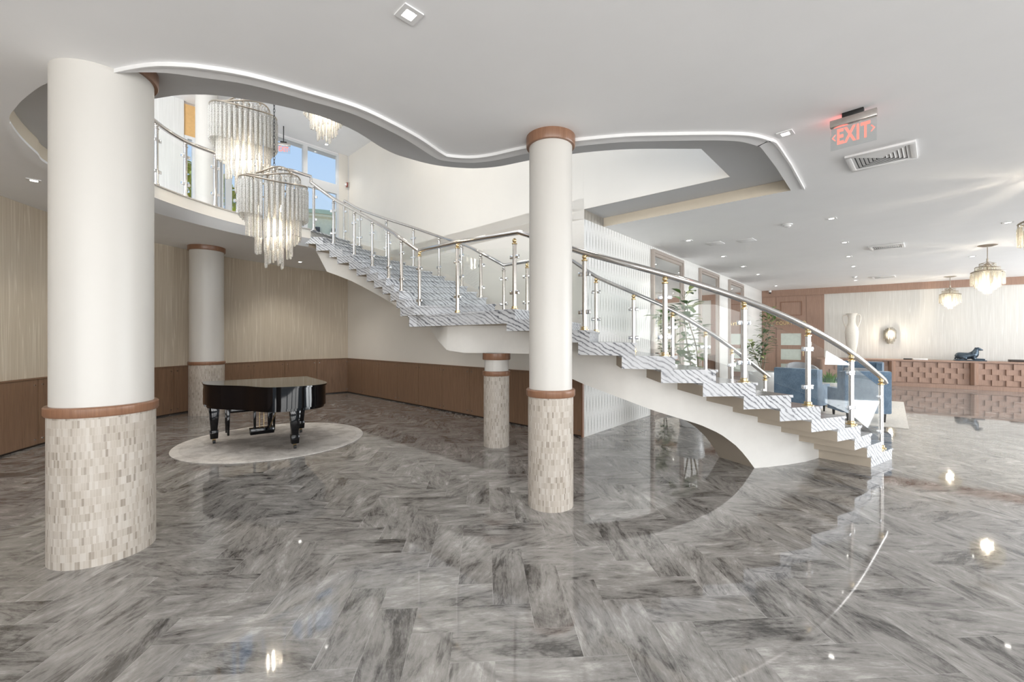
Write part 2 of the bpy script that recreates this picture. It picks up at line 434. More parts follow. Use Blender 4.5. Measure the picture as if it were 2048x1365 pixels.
def woven_mat():
    t = NT('woven_panel'); s = t.n('SeparateXYZ'); t.l(t.coords('UV'), s.inputs[0])
    u = t.math('DIVIDE', s.outputs[0], .052); col = t.math('FLOOR', u); fr = t.math('FRACT', u)
    ph = t.math('ADD', t.math('MULTIPLY', s.outputs[1], 2*PI/.70), t.math('MULTIPLY', col, PI))
    w = t.math('MAXIMUM', t.math('SINE', ph), 0.0); w = t.math('POWER', w, .8)
    d = t.math('ABSOLUTE', t.math('SUBTRACT', fr, .5)); d = t.math('DIVIDE', d, t.math('ADD', t.math('MULTIPLY', w, .26), .001))
    slit = t.math('MULTIPLY', t.math('SUBTRACT', 1.0, t.math('MINIMUM', d, 1.0)), w)
    n = t.noise(t.coords('UV', (6, 40, 1)), 2.0, 3)
    c = t.ramp(n, [(.3, (.74, .735, .71)), (.7, (.82, .815, .80))])
    t.color(t.mix(t.math('MULTIPLY', slit, .68), c, (.23, .215, .19))); t.setp(Roughness=.6)
    t.bump(t.math('SUBTRACT', 1.0, slit), .8, .015); return t.m
M_woven = woven_mat()
def fabric(name, a, b, sc=(60, 60, 14), rough=.85):
    t = NT(name); n = t.noise(t.coords('Object', sc), 2.2, 4, .7); n2 = t.noise(t.coords('Object', (3, 3, 3)), 1.5, 3)
    c = t.ramp(n, [(.3, a), (.7, b)]); t.color(t.mix(.35, c, t.ramp(n2, [(.35, a), (.65, b)]))); t.setp(Roughness=rough, Sheen_Weight=.3); t.bump(n, .3, .003); return t.m
M_denim = fabric('blue_denim_velvet', (.03, .07, .13), (.19, .28, .38), (70, 70, 9))
M_grey = fabric('grey_linen', (.22, .23, .25), (.40, .41, .43))
def rug_mat():
    t = NT('rug_wool'); v = t.coords('Object'); g = t.n('TexGradient', gradient_type='SPHERICAL'); mp = t.n('Mapping'); mp.inputs['Scale'].default_value = (.74, .74, .74)
    t.l(v, mp.inputs[0]); t.l(mp.outputs[0], g.inputs[0])
    n = t.noise(v, 3.2, 8, .7, .6); n2 = t.noise(v, 60, 4)
    ring = t.ramp(g.outputs[1], [(.015, (.78, .745, .70)), (.075, (.75, .715, .67)), (.085, (.55, .51, .475)), (.115, (.70, .665, .62)), (.34, (.64, .60, .56)), (.40, (.44, .40, .37)), (.62, (.50, .46, .43))])
    c = t.mix(.5, ring, t.ramp(n, [(.42, (.30, .27, .25)), (.5, (.58, .545, .51)), (.58, (.80, .77, .73))]))
    t.color(t.mix(.2, c, t.ramp(n2, [(.3, (.40, .375, .35)), (.7, (.78, .75, .71))]))); t.setp(Roughness=.95); t.bump(n2, .4, .004); return t.m
M_rug = rug_mat()
M_rug2 = plain('lounge_rug', (.66, .63, .58), .95, var=.12, scale=30)
# ---------------------------------------------------------------- the setting
ZC, ZS, ZB, ZU = 3.65, 3.81, 4.0, 7.25        # dropped ceiling, slab underside, balcony floor, upper ceiling
C0 = P(695.7, 784.8, 0); C1 = P(1168.3, 875, 0)                    # back stair wall, floor corners
W0 = P(1524, 582.9, ZC); W1 = P(2048, 553.3, ZC)                   # reception wall line at the ceiling
for q in (W0, W1): q.z = 0
WD = (W1-W0).normalized(); WN = V(-WD.y, WD.x, 0); WN = -WN if WN.y > 0 else WN    # along / towards the room
TD = (W0-C1).normalized(); TN = V(TD.y, -TD.x, 0)                  # woven wall: along / towards the room
W2 = W0+WD*15

# floor: herringbone of 3:1 marble planks, tilted 3.8 degrees off the view axis
def make_floor():
    w, n = .23, 3; a = math.radians(3.8); e1 = V(math.cos(a), math.sin(a), 0); e2 = V(-math.sin(a), math.cos(a), 0)
    org = V(.603, 2.218, 0)-e2*w; e1 = -e1      # a plank corner read off the photo
    mb = MB(); ed = mb.bm.loops.layers.uv.new('edge'); rnd = random.Random(3)
    def tile(x, y, lx, ly):
        c = org+e1*(x+lx/2)*w+e2*(y+ly/2)*w
        if not (-9.4 < c.x < 19.5 and -6.5 < c.y < 19.5): return
        if (c-W0).dot(WN) < -.6 or ((c-C1).dot(TN) < -.5 and c.x > C1.x-.3 and c.y > 7.5): return
        ps = [org+e1*(x+i)*w+e2*(y+j)*w for i, j in ((0, 0), (lx, 0), (lx, ly), (0, ly))]
        L, S = max(lx, ly)*w, min(lx, ly)*w
        base = [(0, 0), (L, 0), (L, S), (0, S)] if lx > ly else [(0, S), (0, 0), (L, 0), (L, S)]
        ou, ov = rnd.uniform(0, 90), rnd.uniform(0, 90); fl = rnd.random() < .5; ang = rnd.gauss(0, .20); ca, sa = math.cos(ang), math.sin(ang)
        f = mb.poly(ps[::-1])
        for l, (u, v) in zip(f.loops, base[::-1]):
            uu = L-u if fl else u; l[mb.uv].uv = (ou+uu*ca-v*sa, ov+uu*sa+v*ca); l[ed].uv = (u if u > 0 else 0, v)
    R = 100
    for y in range(-R, R):
        for m in range(-40, 40):
            x0 = y+2*n*m
            if -R < x0 < R: tile(x0, y, n, 1)
    for x in range(-R, R):
        for m in range(-40, 40):
            y0 = x-2*n+1+2*n*m
            if -R < y0 < R: tile(x, y0, 1, n)
    o = struct('floor', mb, M_floor, angle=None, recalc=False)
    return o
make_floor()

# curved left wall, its two panelled walls
arcpx = [P(0, 916, 0), P(95, 887.7, 0), P(314.6, 833, 0), P(374.6, 824.8, 0), P(662.7, 787.7, 0), C0]
arc_key = [V(-4.2, -1.2, 0), V(-5.9, 2.6, 0)]+[arcpx[0], arcpx[1], V(-7.52, 8.0, 0), arcpx[2], arcpx[3], V(-6.45, 11.45, 0), arcpx[4], C0]
arc_key = [V(-4.9, .6, 0), V(-6.4, 3.6, 0), V(-7.08, 5.7, 0), V(-7.40, 7.0, 0), V(-7.50, 8.3, 0), V(-7.28, 9.6, 0), V(-6.72, 11.0, 0), V(-5.98, 12.2, 0), V(-5.05, 13.06, 0)]
arc = catmull(arc_key, 8); arc[-1] = C0.copy()
mb = MB(); mb.strip(arc, 0, ZC+.1); struct('wall_left', mb, M_paper_left, recalc=False)
UEND = P(1460, 354.2, ZS); UEND.z = 0
mb = MB(); mb.strip([C0, C1], 0, ZU)
struct('wall_back', mb, M_cream, recalc=False)
un_ = V(-(UEND-C1).y, (UEND-C1).x, 0).normalized(); un_ = un_ if un_.y < 0 else -un_
mb = MB(); mb.strip([C1+un_*.008, UEND+un_*.008, UEND+un_*.008+(UEND-C1)*.6], ZS, ZU); struct('wall_upper_back', mb, M_cream, recalc=False)
TW = [C1, W0]
mb = MB(); mb.strip(TW, 0, ZS); struct('wall_right_woven', mb, M_woven, recalc=False)
mb = MB(); mb.strip([W0+WD*2.12, W2], 0, ZC); struct('wall_reception', mb, M_paper_back, recalc=False)

def walk(line, d):
    """point and direction at distance d along a plan polyline"""
    for p, q in zip(line, line[1:]):
        L = (q-p).length
        if d <= L: return p+(q-p)*(d/L), (q-p).normalized()
        d -= L
    return line[-1].copy(), (line[-1]-line[-2]).normalized()
def length(line): return sum((q-p).length for p, q in zip(line, line[1:]))
def inward(d, c, p):           # normal of direction d pointing to c
    n = V(-d.y, d.x, 0); return n if n.dot(c-p) > 0 else -n

# walnut wainscot panels with their small round fixings
ZW = 1.05
def wainscot(name, line, cuts, room):
    root = bpy.data.objects.new(name, None); C.objects.link(root); root.location = (line[0].x, line[0].y, 0); root['kind'] = 'structure'
    mb = MB(); mb.strip([p+inward((line[min(i+1, len(line)-1)]-line[max(i-1, 0)]).normalized(), room, p)*.012 for i, p in enumerate(line)], 0, ZW-.002); obj('backing', mb, M_walnutgap, root, recalc=False)
    top = MB(); pts = []
    N = max(2, int(length(line)/.3)); tl = [walk(line, length(line)*i/N) for i in range(N+1)]
    for (p, d), (q, e_) in zip(tl, tl[1:]):
        a, b = inward(d, room, p), inward(e_, room, q)
        top.prism([p, q, q+b*.045, p+a*.045], ZW-.022, ZW)
    obj('top_rail', top, M_walnut, root)
    for a, b in zip(cuts, cuts[1:]):
        mb = MB(); k = max(1, int((b-a)/.25)); q = [walk(line, a+.004+(b-a-.008)*i/k) for i in range(k+1)]
        for (p, d), (r, e_) in zip(q, q[1:]):
            n1, n2 = inward(d, room, p), inward(e_, room, r)
            mb.prism([p+n1*.013, r+n2*.013, r+n2*.034, p+n1*.034], .03, ZW-.026)
        pan = obj('panel', mb, M_walnut, root)
        for dd in (a+.07, b-.07):
            for z in (.11, ZW-.11):
                p, d = walk(line, dd); n = inward(d, room, p); mb = MB(); mb.cyl(p+n*.034+V(0, 0, z), p+n*.05+V(0, 0, z), .014, .011, 12); obj('stud', mb, M_chrome, pan)
room = V(-1, 6, 0)
LA = length(arc); wainscot('trim_1', arc, [LA*i/15 for i in range(16)], room)
LB = length([C0, C1]); wainscot('trim_2', [C0, C1], [LB*i/9 for i in range(10)], room)
mb = MB(); n = inward((C1-C0).normalized(), room, C0)
mb.prism([C1-(C1-C0).normalized()*.03, C1, C1+n*.045, C1-(C1-C0).normalized()*.03+n*.045], 0, ZW); struct('trim_3', mb, M_ringwood)
# far left skirting gap

# ceiling opening in the dropped ceiling (O1) and in the slab above it (O2)
bal = [P(621.5, 460, ZB)]+[V(*q, 0) for q in ((-4.80, 8.66), (-5.14, 8.05), (-5.35, 7.45), (-5.46, 6.80), (-5.44, 6.20), (-5.20, 5.40), (-4.72, 4.74), (-3.95, 4.10))]
bal = [V(p.x, p.y, 0) for p in bal]
balc = catmull(bal, 6)
o1_near = [P(*q, ZC) for q in ((35, 265.7), (18.7, 237), (32, 214.6), (50, 196), (94.7, 166))]
o1 = [V(-5.66, 5.9, 0), P(97, 328, ZC), P(75, 306.8, ZC), P(55, 288, ZC)]+o1_near
o1 += [V(-3.2, 3.2, 0)]+[P(*q, ZC) for q in ((309, 140.3), (401, 150.4), (502, 166), (614.5, 196.5), (700, 222), (758.6, 248), (817, 278.6), (864, 309), (887.5, 318.4), (934, 322.6), (969.5, 320.8), (1004.7, 315), (1058.6, 303.2), (1146, 290.4), (1245.5, 281), (1327.5, 278.7), (1421, 277.5), (1468, 278.7), (1491.5, 282), (1515, 289), (1524, 294), (1552.5, 331.4))]
o1 = [V(p.x, p.y, 0) for p in o1]
far_off = [(bal[i]+inward((bal[i+1]-bal[max(i-1, 0)]).normalized(), V(-12, 9.5, 0), bal[i])*d) for i, d in ((0, .12), (1, .12), (2, .12), (3, .14), (4, .20), (5, .26))]
O1c = catmull(far_off+o1, 4)
o1_end = P(1583.6, 380.6, ZC); o1_end.z = 0
o1_wall = isect(C1, TD, (1207.3-1024)/FPX)[0]
O1 = [C0+(C1-C0)*.30, V(-4.0, 10.4, 0)]+O1c+[o1_end, o1_wall, C1.copy()]
o2 = [P(*q, ZS) for q in ((309, 197.6), (367, 189.7), (435, 191), (502, 201), (547, 209), (603, 222), (659, 239), (715.5, 265), (758.6, 292.6), (789, 308), (817, 317), (852, 326.6), (887.5, 333), (934, 336.7), (969.5, 336), (1004.7, 332), (1059.8, 320.8), (1146, 308), (1210, 301.4), (1280.6, 298), (1402.5, 298))]
o2 = [V(p.x, p.y, 0) for p in o2]
u13f = V(-3.92, 10.25, 0)
O2 = [C0+(C1-C0)*.27, u13f]+balc+catmull(o2, 3)+[UEND.copy(), C1.copy()]
OUT = [V(-8.3, -6.2, 0), V(19.2, -6.2, 0), V(19.2, 11.2, 0), W2*1, W0+TD*.3, C1+V(-.2, .25, 0), C0+V(-.05, .25, 0), V(-6.9, 11.3, 0), V(-8.3, 9.6, 0)]
def ring_solid(name, outer, hole, z0, z1, mats, edge_mi, top=True):
    mb = MB(); mb.tess([outer, hole], z0, flip=True)
    if top: mb.tess([outer, hole], z1)
    mb.mi = edge_mi; mb.strip(hole, z0, z1, closed=True); mb.strip(outer, z0, z1, closed=True)
    return struct(name, mb, mats)
ring_solid('ceiling', OUT, O1, ZC, ZS-.002, [M_ceil, M_fascia], 1)
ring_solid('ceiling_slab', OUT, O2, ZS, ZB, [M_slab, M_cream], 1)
# raised plaster lip round the opening
iA = min(range(len(O1c)), key=lambda i: (O1c[i]-V(-3.05, 3.19, 0)).length)
iL = min(range(len(O1c)), key=lambda i: (O1c[i]-V(-5.66, 5.9, 0)).length); iK = min(range(len(O1c)), key=lambda i: (O1c[i]-V(-4.62, 3.92, 0)).length)
lipc = O1c[iA:]+[o1_end]; lipl = O1c[iL:iK+1]
def ribbon(line, off0, off1, z0, z1, side, taper=(0, 0)):
    mb = MB(); rows = []; o0, o1_ = off0, off1; Lt = length(line); run = 0.0
    for i, p in enumerate(line):
        d = (line[min(i+1, len(line)-1)]-line[max(i-1, 0)]).normalized(); n = V(-d.y, d.x, 0)*side
        if i: run += (p-line[i-1]).length
        k_ = min([1.0]+([max(.02, run/taper[0])] if taper[0] else [])+([max(.02, (Lt-run)/taper[1])] if taper[1] else []))
        off0, off1 = o0*k_, o1_*k_
        a, b = p+n*off0, p+n*off1
        rows.append([mb.v((a.x, a.y, z0)), mb.v((b.x, b.y, z0)), mb.v((b.x, b.y, z1)), mb.v((a.x, a.y, z1))])
    for A, B in zip(rows, rows[1:]):
        for k in range(4): mb.face([A[k], A[(k+1) % 4], B[(k+1) % 4], B[k]])
    mb.face(rows[0]); mb.face(rows[-1][::-1]); return mb
struct('trim_4', ribbon(lipc, -.004, .135, ZC-.016, ZC+.01, -1, (.7, 0)), M_ceil)
struct('trim_5', ribbon(lipc, .128, .146, ZC-.03, ZC+.01, -1, (.7, 0)), M_white)
struct('trim_13', ribbon(lipl, -.004, .12, ZC-.016, ZC+.01, -1, (.5, 1.1)), M_ceil)
# sloping grey soffit between the balcony edge and the dropped ceiling
far = O1c[:iL+1]; bl = balc[:max(8, min(range(len(balc)), key=lambda i: (balc[i]-V(-5.05, 5.35, 0)).length)+1)]
mb = MB(); N_ = 40; lf_, lb_ = length(far), length(bl); rows_ = []
for i in range(N_+1):
    a_, b_ = walk(far, lf_*i/N_)[0], walk(bl, lb_*i/N_)[0]; rows_.append((mb.v((a_.x, a_.y, ZC-.001)), mb.v((b_.x, b_.y, ZS-.004))))
for A_, B_ in zip(rows_, rows_[1:]): mb.face([A_[0], A_[1], B_[1], B_[0]])
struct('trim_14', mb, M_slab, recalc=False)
# balcony edge strip
struct('trim_6', ribbon(balc[:34], -.012, .02, ZB, ZB+.02, 1), M_steel)

# upper storey: ceiling, window wall, panel wall
UD = V(-.66, -.75, 0).normalized(); UN = V(UD.y, -UD.x, 0); UN = UN if UN.dot(V(1, -1, 0)) > 0 else -UN
def ut(px): return isect(C0, UD, (px-1024)/FPX)[1]
mb = MB(); U0 = C0-UD*.3
mb.tess([[U0+V(.4, .4, 0), C1+V(.8, .6, 0), UEND+V(3, -1, 0), V(4.5, 1.0, 0), V(-9.5, 1.0, 0), C0+UD*8.5-UN*.5, C0-UN*.5]], ZU, flip=True)
struct('ceiling_upper', mb, M_ceil, recalc=False)
def wallbox(name, a, b, z0, z1, m, th=.12, off=0.0, parent=None):
    mb = MB(); p = C0+UD*a+UN*off; q = C0+UD*b+UN*off
    mb.prism([p, q, q-UN*th, p-UN*th], z0, z1)
    return struct(name, mb, m, parent)
t670, t610, t500, t457, t436, t391, t368 = [ut(x) for x in (670.5, 610, 512, 457, 440, 400, 367)]
wallbox('wall_upper_left', t368, 9.0, ZB-.2, ZU, M_paper_up, .15, .05)
wallbox('wall_upper_header', t391-.5, t368, 6.45, ZU, M_tan, .1)
wallbox('wall_upper_top', -.1, t368, 7.2, ZU, M_ceil, .12)
wallbox('wall_upper_end', -.12, t670-.1, ZB-.2, ZU, M_cream, .14, .03)
def window(k, a, b, z0, z1, fw=.06, bars=()):
    root = bpy.data.objects.new('window_%d' % k, None); C.objects.link(root); root['kind'] = 'structure'
    root.location = C0+UD*a+V(0, 0, z0)
    mb = MB()
    def bar(a0, a1, zz0, zz1, th=.1):
        p = C0+UD*a0+UN*.03; q = C0+UD*a1+UN*.03; mb.prism([p, q, q-UN*th, p-UN*th], zz0, zz1)
    bar(a, a+fw, z0, z1); bar(b-fw, b, z0, z1); bar(a+fw, b-fw, z0, z0+fw); bar(a+fw, b-fw, z1-fw, z1)
    for x in bars: bar(x-fw/2, x+fw/2, z0+fw, z1-fw)
    obj('window_frame', mb, M_frame, root)
    mb = MB(); p = C0+UD*(a+fw)-UN*.03; q = C0+UD*(b-fw)-UN*.03; mb.prism([p, q, q-UN*.012, p-UN*.012], z0+fw, z1-fw); obj('pane', mb, M_pane, root)
window(1, t670-.1, t610, 6.22, 7.2); window(2, t610, t500, 6.22, 7.2)
window(3, t670-.1, t610, ZB, 6.06); window(4, t610, t500, ZB, 6.06)
window(5, t500, t457, ZB, 7.2, .07); window(6, t457, t436, ZB, 7.2, .07)
window(7, t391-.45, t368, ZB, 6.45, .07, (t391+.12,))
wallbox('trim_7', t670-.1, t500, 6.06, 6.22, M_frame, .14, .03)

# reception wall woodwork: top band, panels, door, sign
def wbox(a, b, z0, z1, d0, d1):            # box on the reception wall between distances a..b, standing d0..d1 proud
    mb = MB(); p, q = W0+WD*a, W0+WD*b; mb.prism([p+WN*d0, q+WN*d0, q+WN*d1, p+WN*d1], z0, z1); return mb
struct('trim_8', wbox(0, 15, 3.40, ZC, .0, .06), M_desk)
struct('wall_reception_wood', wbox(0, 2.12, 0, 3.41, 0, .03), M_desk)
for k, (a, b) in enumerate(((.02, .50), (.52, 1.53), (1.55, 2.1))):
    struct('trim_%d' % (9+k), wbox(a, b, 2.45 if k == 1 else 0.1, 3.36, .03, .042), M_desk)
fr = MB()
for a, b, z0, z1 in ((.66, 1.40, 2.58, 2.61), (.66, 1.40, 3.13, 3.16), (.66, .69, 2.61, 3.13), (1.37, 1.40, 2.61, 3.13)):
    p, q = W0+WD*a, W0+WD*b; fr.prism([p+WN*.042, q+WN*.042, q+WN*.06, p+WN*.06], z0, z1)
struct('trim_12', fr, M_ringwood)
door = bpy.data.objects.new('door_1', None); C.objects.link(door); door['kind'] = 'structure'; door.location = W0+WD*.52
leaf = MB()
zs = (.0, .18, .60, .74, 1.16, 1.30, 1.74, 1.86, 2.08)
for a, b in ((.54, .68), (1.37, 1.51)):
    p, q = W0+WD*a, W0+WD*b; leaf.prism([p+WN*.035, q+WN*.035, q+WN*.08, p+WN*.08], 0, 2.10)
for z0, z1 in ((0, .2), (.62, .78), (1.22, 1.38), (1.86, 2.10)):
    p, q = W0+WD*.68, W0+WD*1.37; leaf.prism([p+WN*.035, q+WN*.035, q+WN*.08, p+WN*.08], z0, z1)
obj('door_leaf', leaf, M_desk, door)
M_lite = plain('frosted_glass', (.62, .68, .62), .25, var=.05)
for z0, z1 in ((.2, .62), (.78, 1.22), (1.38, 1.86)):
    mb = MB(); p, q = W0+WD*.68, W0+WD*1.37; mb.prism([p+WN*.045, q+WN*.045, q+WN*.06, p+WN*.06], z0, z1); obj('pane', mb, M_lite, door)
mb = MB(); p = W0+WD*1.44; mb.cyl(p+WN*.13+V(0, 0, .95), p+WN*.13+V(0, 0, 1.25), .012); mb.cyl(p+WN*.08+V(0, 0, 1), p+WN*.13+V(0, 0, 1), .008); mb.cyl(p+WN*.08+V(0, 0, 1.2), p+WN*.13+V(0, 0, 1.2), .008); obj('door_handle', mb, M_brass, door)
Msign = Matrix((WD, V(0, 0, 1), WN)).transposed()
mb = text_mb('COURTYARD', .19, .02, Msign@Matrix.Diagonal((.84, 1, 1)), W0+WD*1.02+WN*.055+V(0, 0, 2.28), 1.12)
tag(obj('wall_sign', mb, M_gold), 'gold COURTYARD lettering above the wood panelled door', 'sign')

# floor-length mirrors in bronze frames on the woven wall
def ts(px): return isect(C1, TD, (px-1024)/FPX)[1]
mlabel = ['tall bronze framed mirror nearest the staircase behind the leafy pot plant', 'middle tall framed mirror on the white woven wall', 'tall framed mirror farthest along the woven wall beside the wood door corner']
for k, (xa, xb) in enumerate(((1301.5, 1363), (1397, 1434.5), (1456, 1484))):
    a, b = ts(xa), ts(xb)
    r = thing('mirror', mlabel[k], 'mirror', C1+TD*a, 0, 'framed mirrors on the woven wall')
    mb = MB()
    for f0, f1, d in ((0, .07, .07), (.07, .13, .045)):
        for p_, q_, z0, z1 in ((a+f0, a+f1, f0, 3.58-f0), (b-f1, b-f0, f0, 3.58-f0), (a+f1, b-f1, f0, f1), (a+f1, b-f1, 3.58-f1, 3.58-f0)):
            p, q = C1+TD*p_, C1+TD*q_; mb.prism([p+TN*.002, q+TN*.002, q+TN*d, p+TN*d], z0, z1)
    obj('frame', mb, M_mframe, r)
    mb = MB(); p, q = C1+TD*(a+.125), C1+TD*(b-.125); mb.prism([p+TN*.002, q+TN*.002, q+TN*.02, p+TN*.02], .125, 3.455); obj('mirror_glass', mb, M_mirror, r)

# columns
def column(name, label, cx, cy, r, ztop, ring=True, base=1.08, capz=None):
    t = thing(name, label, 'column', (cx, cy, 0), 0, 'round mosaic based columns')
    mb = MB(); mb.lathe([(r, base), (r, ztop)], seg=64); obj('shaft', mb, M_column, t, world=False)
    mb = MB(); mb.lathe([(r+.012, 0), (r+.012, base)], seg=64); obj('mosaic_base', mb, M_mosaic, t, world=False)
    mb = MB(); mb.lathe([(r, base-.004), (r+.022, base), (r+.03, base+.012), (r+.03, base+.062), (r+.022, base+.072), (r, base+.074)], seg=64); obj('wood_ring', mb, M_ringwood, t, world=False)
    cz = capz or ztop
    mb = MB(); mb.lathe([(r, cz-.10), (r+.024, cz-.10), (r+.03, cz-.09), (r+.03, cz)], seg=64); obj('cap_ring', mb, M_ringwood, t, world=False)
    return t
column('column', 'thick round column in the left foreground with a mosaic tile base', -3.19, 3.325, .30, ZS)
column('column', 'slim round column standing in front of the staircase landing', .385, 4.24, .213, ZC)
column('column', 'thick round column at the back left behind the grand piano', -6.70, 9.33, .315, ZC)
column('column', 'short round column carrying the stair landing', -.24, 6.57, .185, 1.425)
t = thing('upper_column', 'plain cream round column on the balcony beside the upper windows', 'column', (-6.70, 9.33, ZB))
mb = MB(); mb.lathe([(.205, 0), (.205, ZU-ZB)], seg=48); obj('shaft', mb, M_column, t, world=False)
# ---------------------------------------------------------------- staircase
ZL = 2.04; RL = ZL/14; RU = (ZB-ZL)/13
def ray(px, Y): return V((px-1024)/FPX*Y, Y, 0)
LN = [None]+[ray(x, y) for x, y in ((1783.9, 5.82), (1764, 5.62), (1742, 5.44), (1721.3, 5.22), (1689.7, 5.05), (1641.5, 4.87), (1582.3, 4.74), (1511.5, 4.66), (1432, 4.60), (1350.5, 4.58), (1270, 4.69), (1179, 4.93), (1103, 5.22), (1030, 5.58))]
LF = [None]+[V(*q, 0) for q in ((4.15, 6.95), (3.9, 6.76), (3.63, 6.6), (3.35, 6.46), (3.1, 6.37), (2.84, 6.31), (2.6, 6.3), (2.36, 6.32), (2.12, 6.38), (1.87, 6.48), (1.62, 6.62), (1.38, 6.78), (1.1, 6.9), (.8, 6.98))]
un_px = ((827.9, 612.4), (809.6, 598), (798.2, 582.3), (787.9, 568.8), (771.8, 556.3), (756.4, 544.6), (740, 532.5), (723.8, 522.2), (707, 509.4), (684.9, 498.9), (669.5, 486.4), (646.4, 474.7), (621.5, 460))
uf_px = ((990, 608.4), (972.5, 595.5), (953, 584.3), (933.8, 573.2), (911, 562.7), (889.2, 553.3), (864, 543.9), (836.3, 534), (809.9, 525.5))
UNr = [None]+[P(x, y, ZL+RU*(i+1)) for i, (x, y) in enumerate(un_px)]
UFr = [None]+[P(x, y, ZL+RU*(i+1)) for i, (x, y) in enumerate(uf_px)]+[V(-2.88, 9.92, 0), V(-3.24, 10.08, 0), V(-3.6, 10.18, 0), u13f.copy()]
for q in UNr[1:]+UFr[1:]: q.z = 0
bal_corner = UNr[13]
LC = P(817.6, 632.5, ZL); LC.z = 0                      # landing, left near corner
R1 = V(-.14, 7.25, 0); R2 = V(.25, 7.08, 0)
stair = thing('staircase', 'curving marble staircase with a landing rising to the balcony', 'staircase', (2.5, 5.8, 0))
MS = [M_marble, M_taupe, M_tread]
def back(p, q, d):            # p moved towards q by d
    v = q-p; L = v.length; return p+v*(min(d, L)/L)
def step(Na, Fa, Nb, Fb, Nc, Fc, z, h, ov=.145, z0=None):
    """one folded step: body with marble ends and front, painted underside; then the tread plate"""
    Nk, Fk = back(Nb, Nc, ov), back(Fb, Fc, ov*.8)
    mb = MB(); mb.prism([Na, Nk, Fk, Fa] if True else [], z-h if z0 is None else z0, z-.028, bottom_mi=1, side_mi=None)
    # the face at the back is painted
    mid = (Nk+Fk)/2; mb.bm.faces.ensure_lookup_table()
    for f in mb.bm.faces:
        c = f.calc_center_median()
        if abs(f.normal.z) < .5 or True:
            f.normal_update()
            if abs(f.normal.z) < .3 and (V(c.x, c.y, 0)-mid).length < .02: f.material_index = 1
    obj('step', mb, MS, stair)
    w = (Fa-Na).normalized(); fo = (Na-Nb).normalized()*.022
    mb = MB(); mb.prism([Na+fo-w*.006, Fa+fo+w*.006, Fk+w*.006, Nk-w*.006], z-.028, z, side_mi=1)
    obj('tread', mb, [M_tread, M_marble], stair)
for k in range(1, 14):
    nn = LN[k+2] if k < 13 else LN[14]+(LN[14]-LN[13]); ff = LF[k+2] if k < 13 else LF[14]+(LF[14]-LF[13])
    if k == 1: step(LN[1], LF[1], LN[2], LF[2], LN[3], LF[3], RL, RL, 9, z0=0)
    else: step(LN[k], LF[k], LN[k+1], LF[k+1], nn, ff, RL*k, RL)
for k in range(1, 13):
    nn = UNr[k+2] if k < 12 else UNr[13]+(UNr[13]-UNr[12]); ff = UFr[k+2] if k < 12 else UFr[13]+(UFr[13]-UFr[12])
    step(UNr[k], UFr[k], UNr[k+1], UFr[k+1], nn, ff, ZL+RU*k, RU)
nn, ff = UNr[13]+(UNr[13]-UNr[12])*1.0, UFr[13]+(UFr[13]-UFr[12])
step(UNr[13], UFr[13], nn, ff, nn+(nn-UNr[13]), ff+(ff-UFr[13]), ZB+.002, RU)
# landing slab
land = [LN[14], LC, back(UNr[1], UNr[2], .2), back(UFr[1], UFr[2], .25), R1+V(.02, .12, 0), R2+V(.04, .1, 0), LF[14]]
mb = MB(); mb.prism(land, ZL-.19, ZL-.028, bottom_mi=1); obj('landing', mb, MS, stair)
ctr = sum(land, V(0, 0, 0))/len(land)
mb = MB(); mb.prism([p+(p-ctr).normalized()*.02 for p in land], ZL-.028, ZL, side_mi=1); obj('landing_top', mb, [M_tread, M_marble], stair)

# painted spine beams under the flights
def beam(name, rows):                                    # rows: (near point, far point, z top, z bottom)
    mb = MB(); R = []
    for a, b, zt, zb in rows: R.append([mb.v((a.x, a.y, zb)), mb.v((b.x, b.y, zb)), mb.v((b.x, b.y, zt)), mb.v((a.x, a.y, zt))])
    for A, B in zip(R, R[1:]):
        for k in range(4):
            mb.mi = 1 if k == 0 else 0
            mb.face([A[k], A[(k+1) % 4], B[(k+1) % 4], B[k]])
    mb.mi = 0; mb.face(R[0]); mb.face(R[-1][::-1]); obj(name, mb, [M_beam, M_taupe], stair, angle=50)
yb = [(905, 704.5), (1010, 706), (1060, 722), (1110, 743), (1170, 770), (1308, 822), (1400, 850), (1440, 868), (1470, 890), (1492, 913), (1505, 933)]
rows = []
foot_a, foot_b = P(1632, 915, 0), P(1505, 933, 0)
ins = lambda k: .57 if k <= 3 else (.62 if k < 6 else .66)
def lpt(s, d):
    i = int(s); f = s-i; i2 = min(i+1, 14)
    n = LN[i]*(1-f)+LN[i2]*f; fr = LF[i]*(1-f)+LF[i2]*f
    return n+(fr-n).normalized()*d
S = [3.0+i*.25 for i in range(45)]
for s in S:
    d = .56+.10*min(1, (s-3)/4)
    a, b = lpt(s, d), lpt(s, d+.54)
    px = 1024+FPX*a.x/a.y
    zb = 0.0 if px >= 1505 else HCAM-(interp(yb, px)-YH)*a.y/FPX
    rows.append((a, b, max(RL*(s-1)-.005, RL*1.9) if s > 3.2 else RL*1.95, max(0, zb)))
rows = [(lpt(2.95, .56), lpt(2.95, 1.10), RL*1.95, 0)]+rows
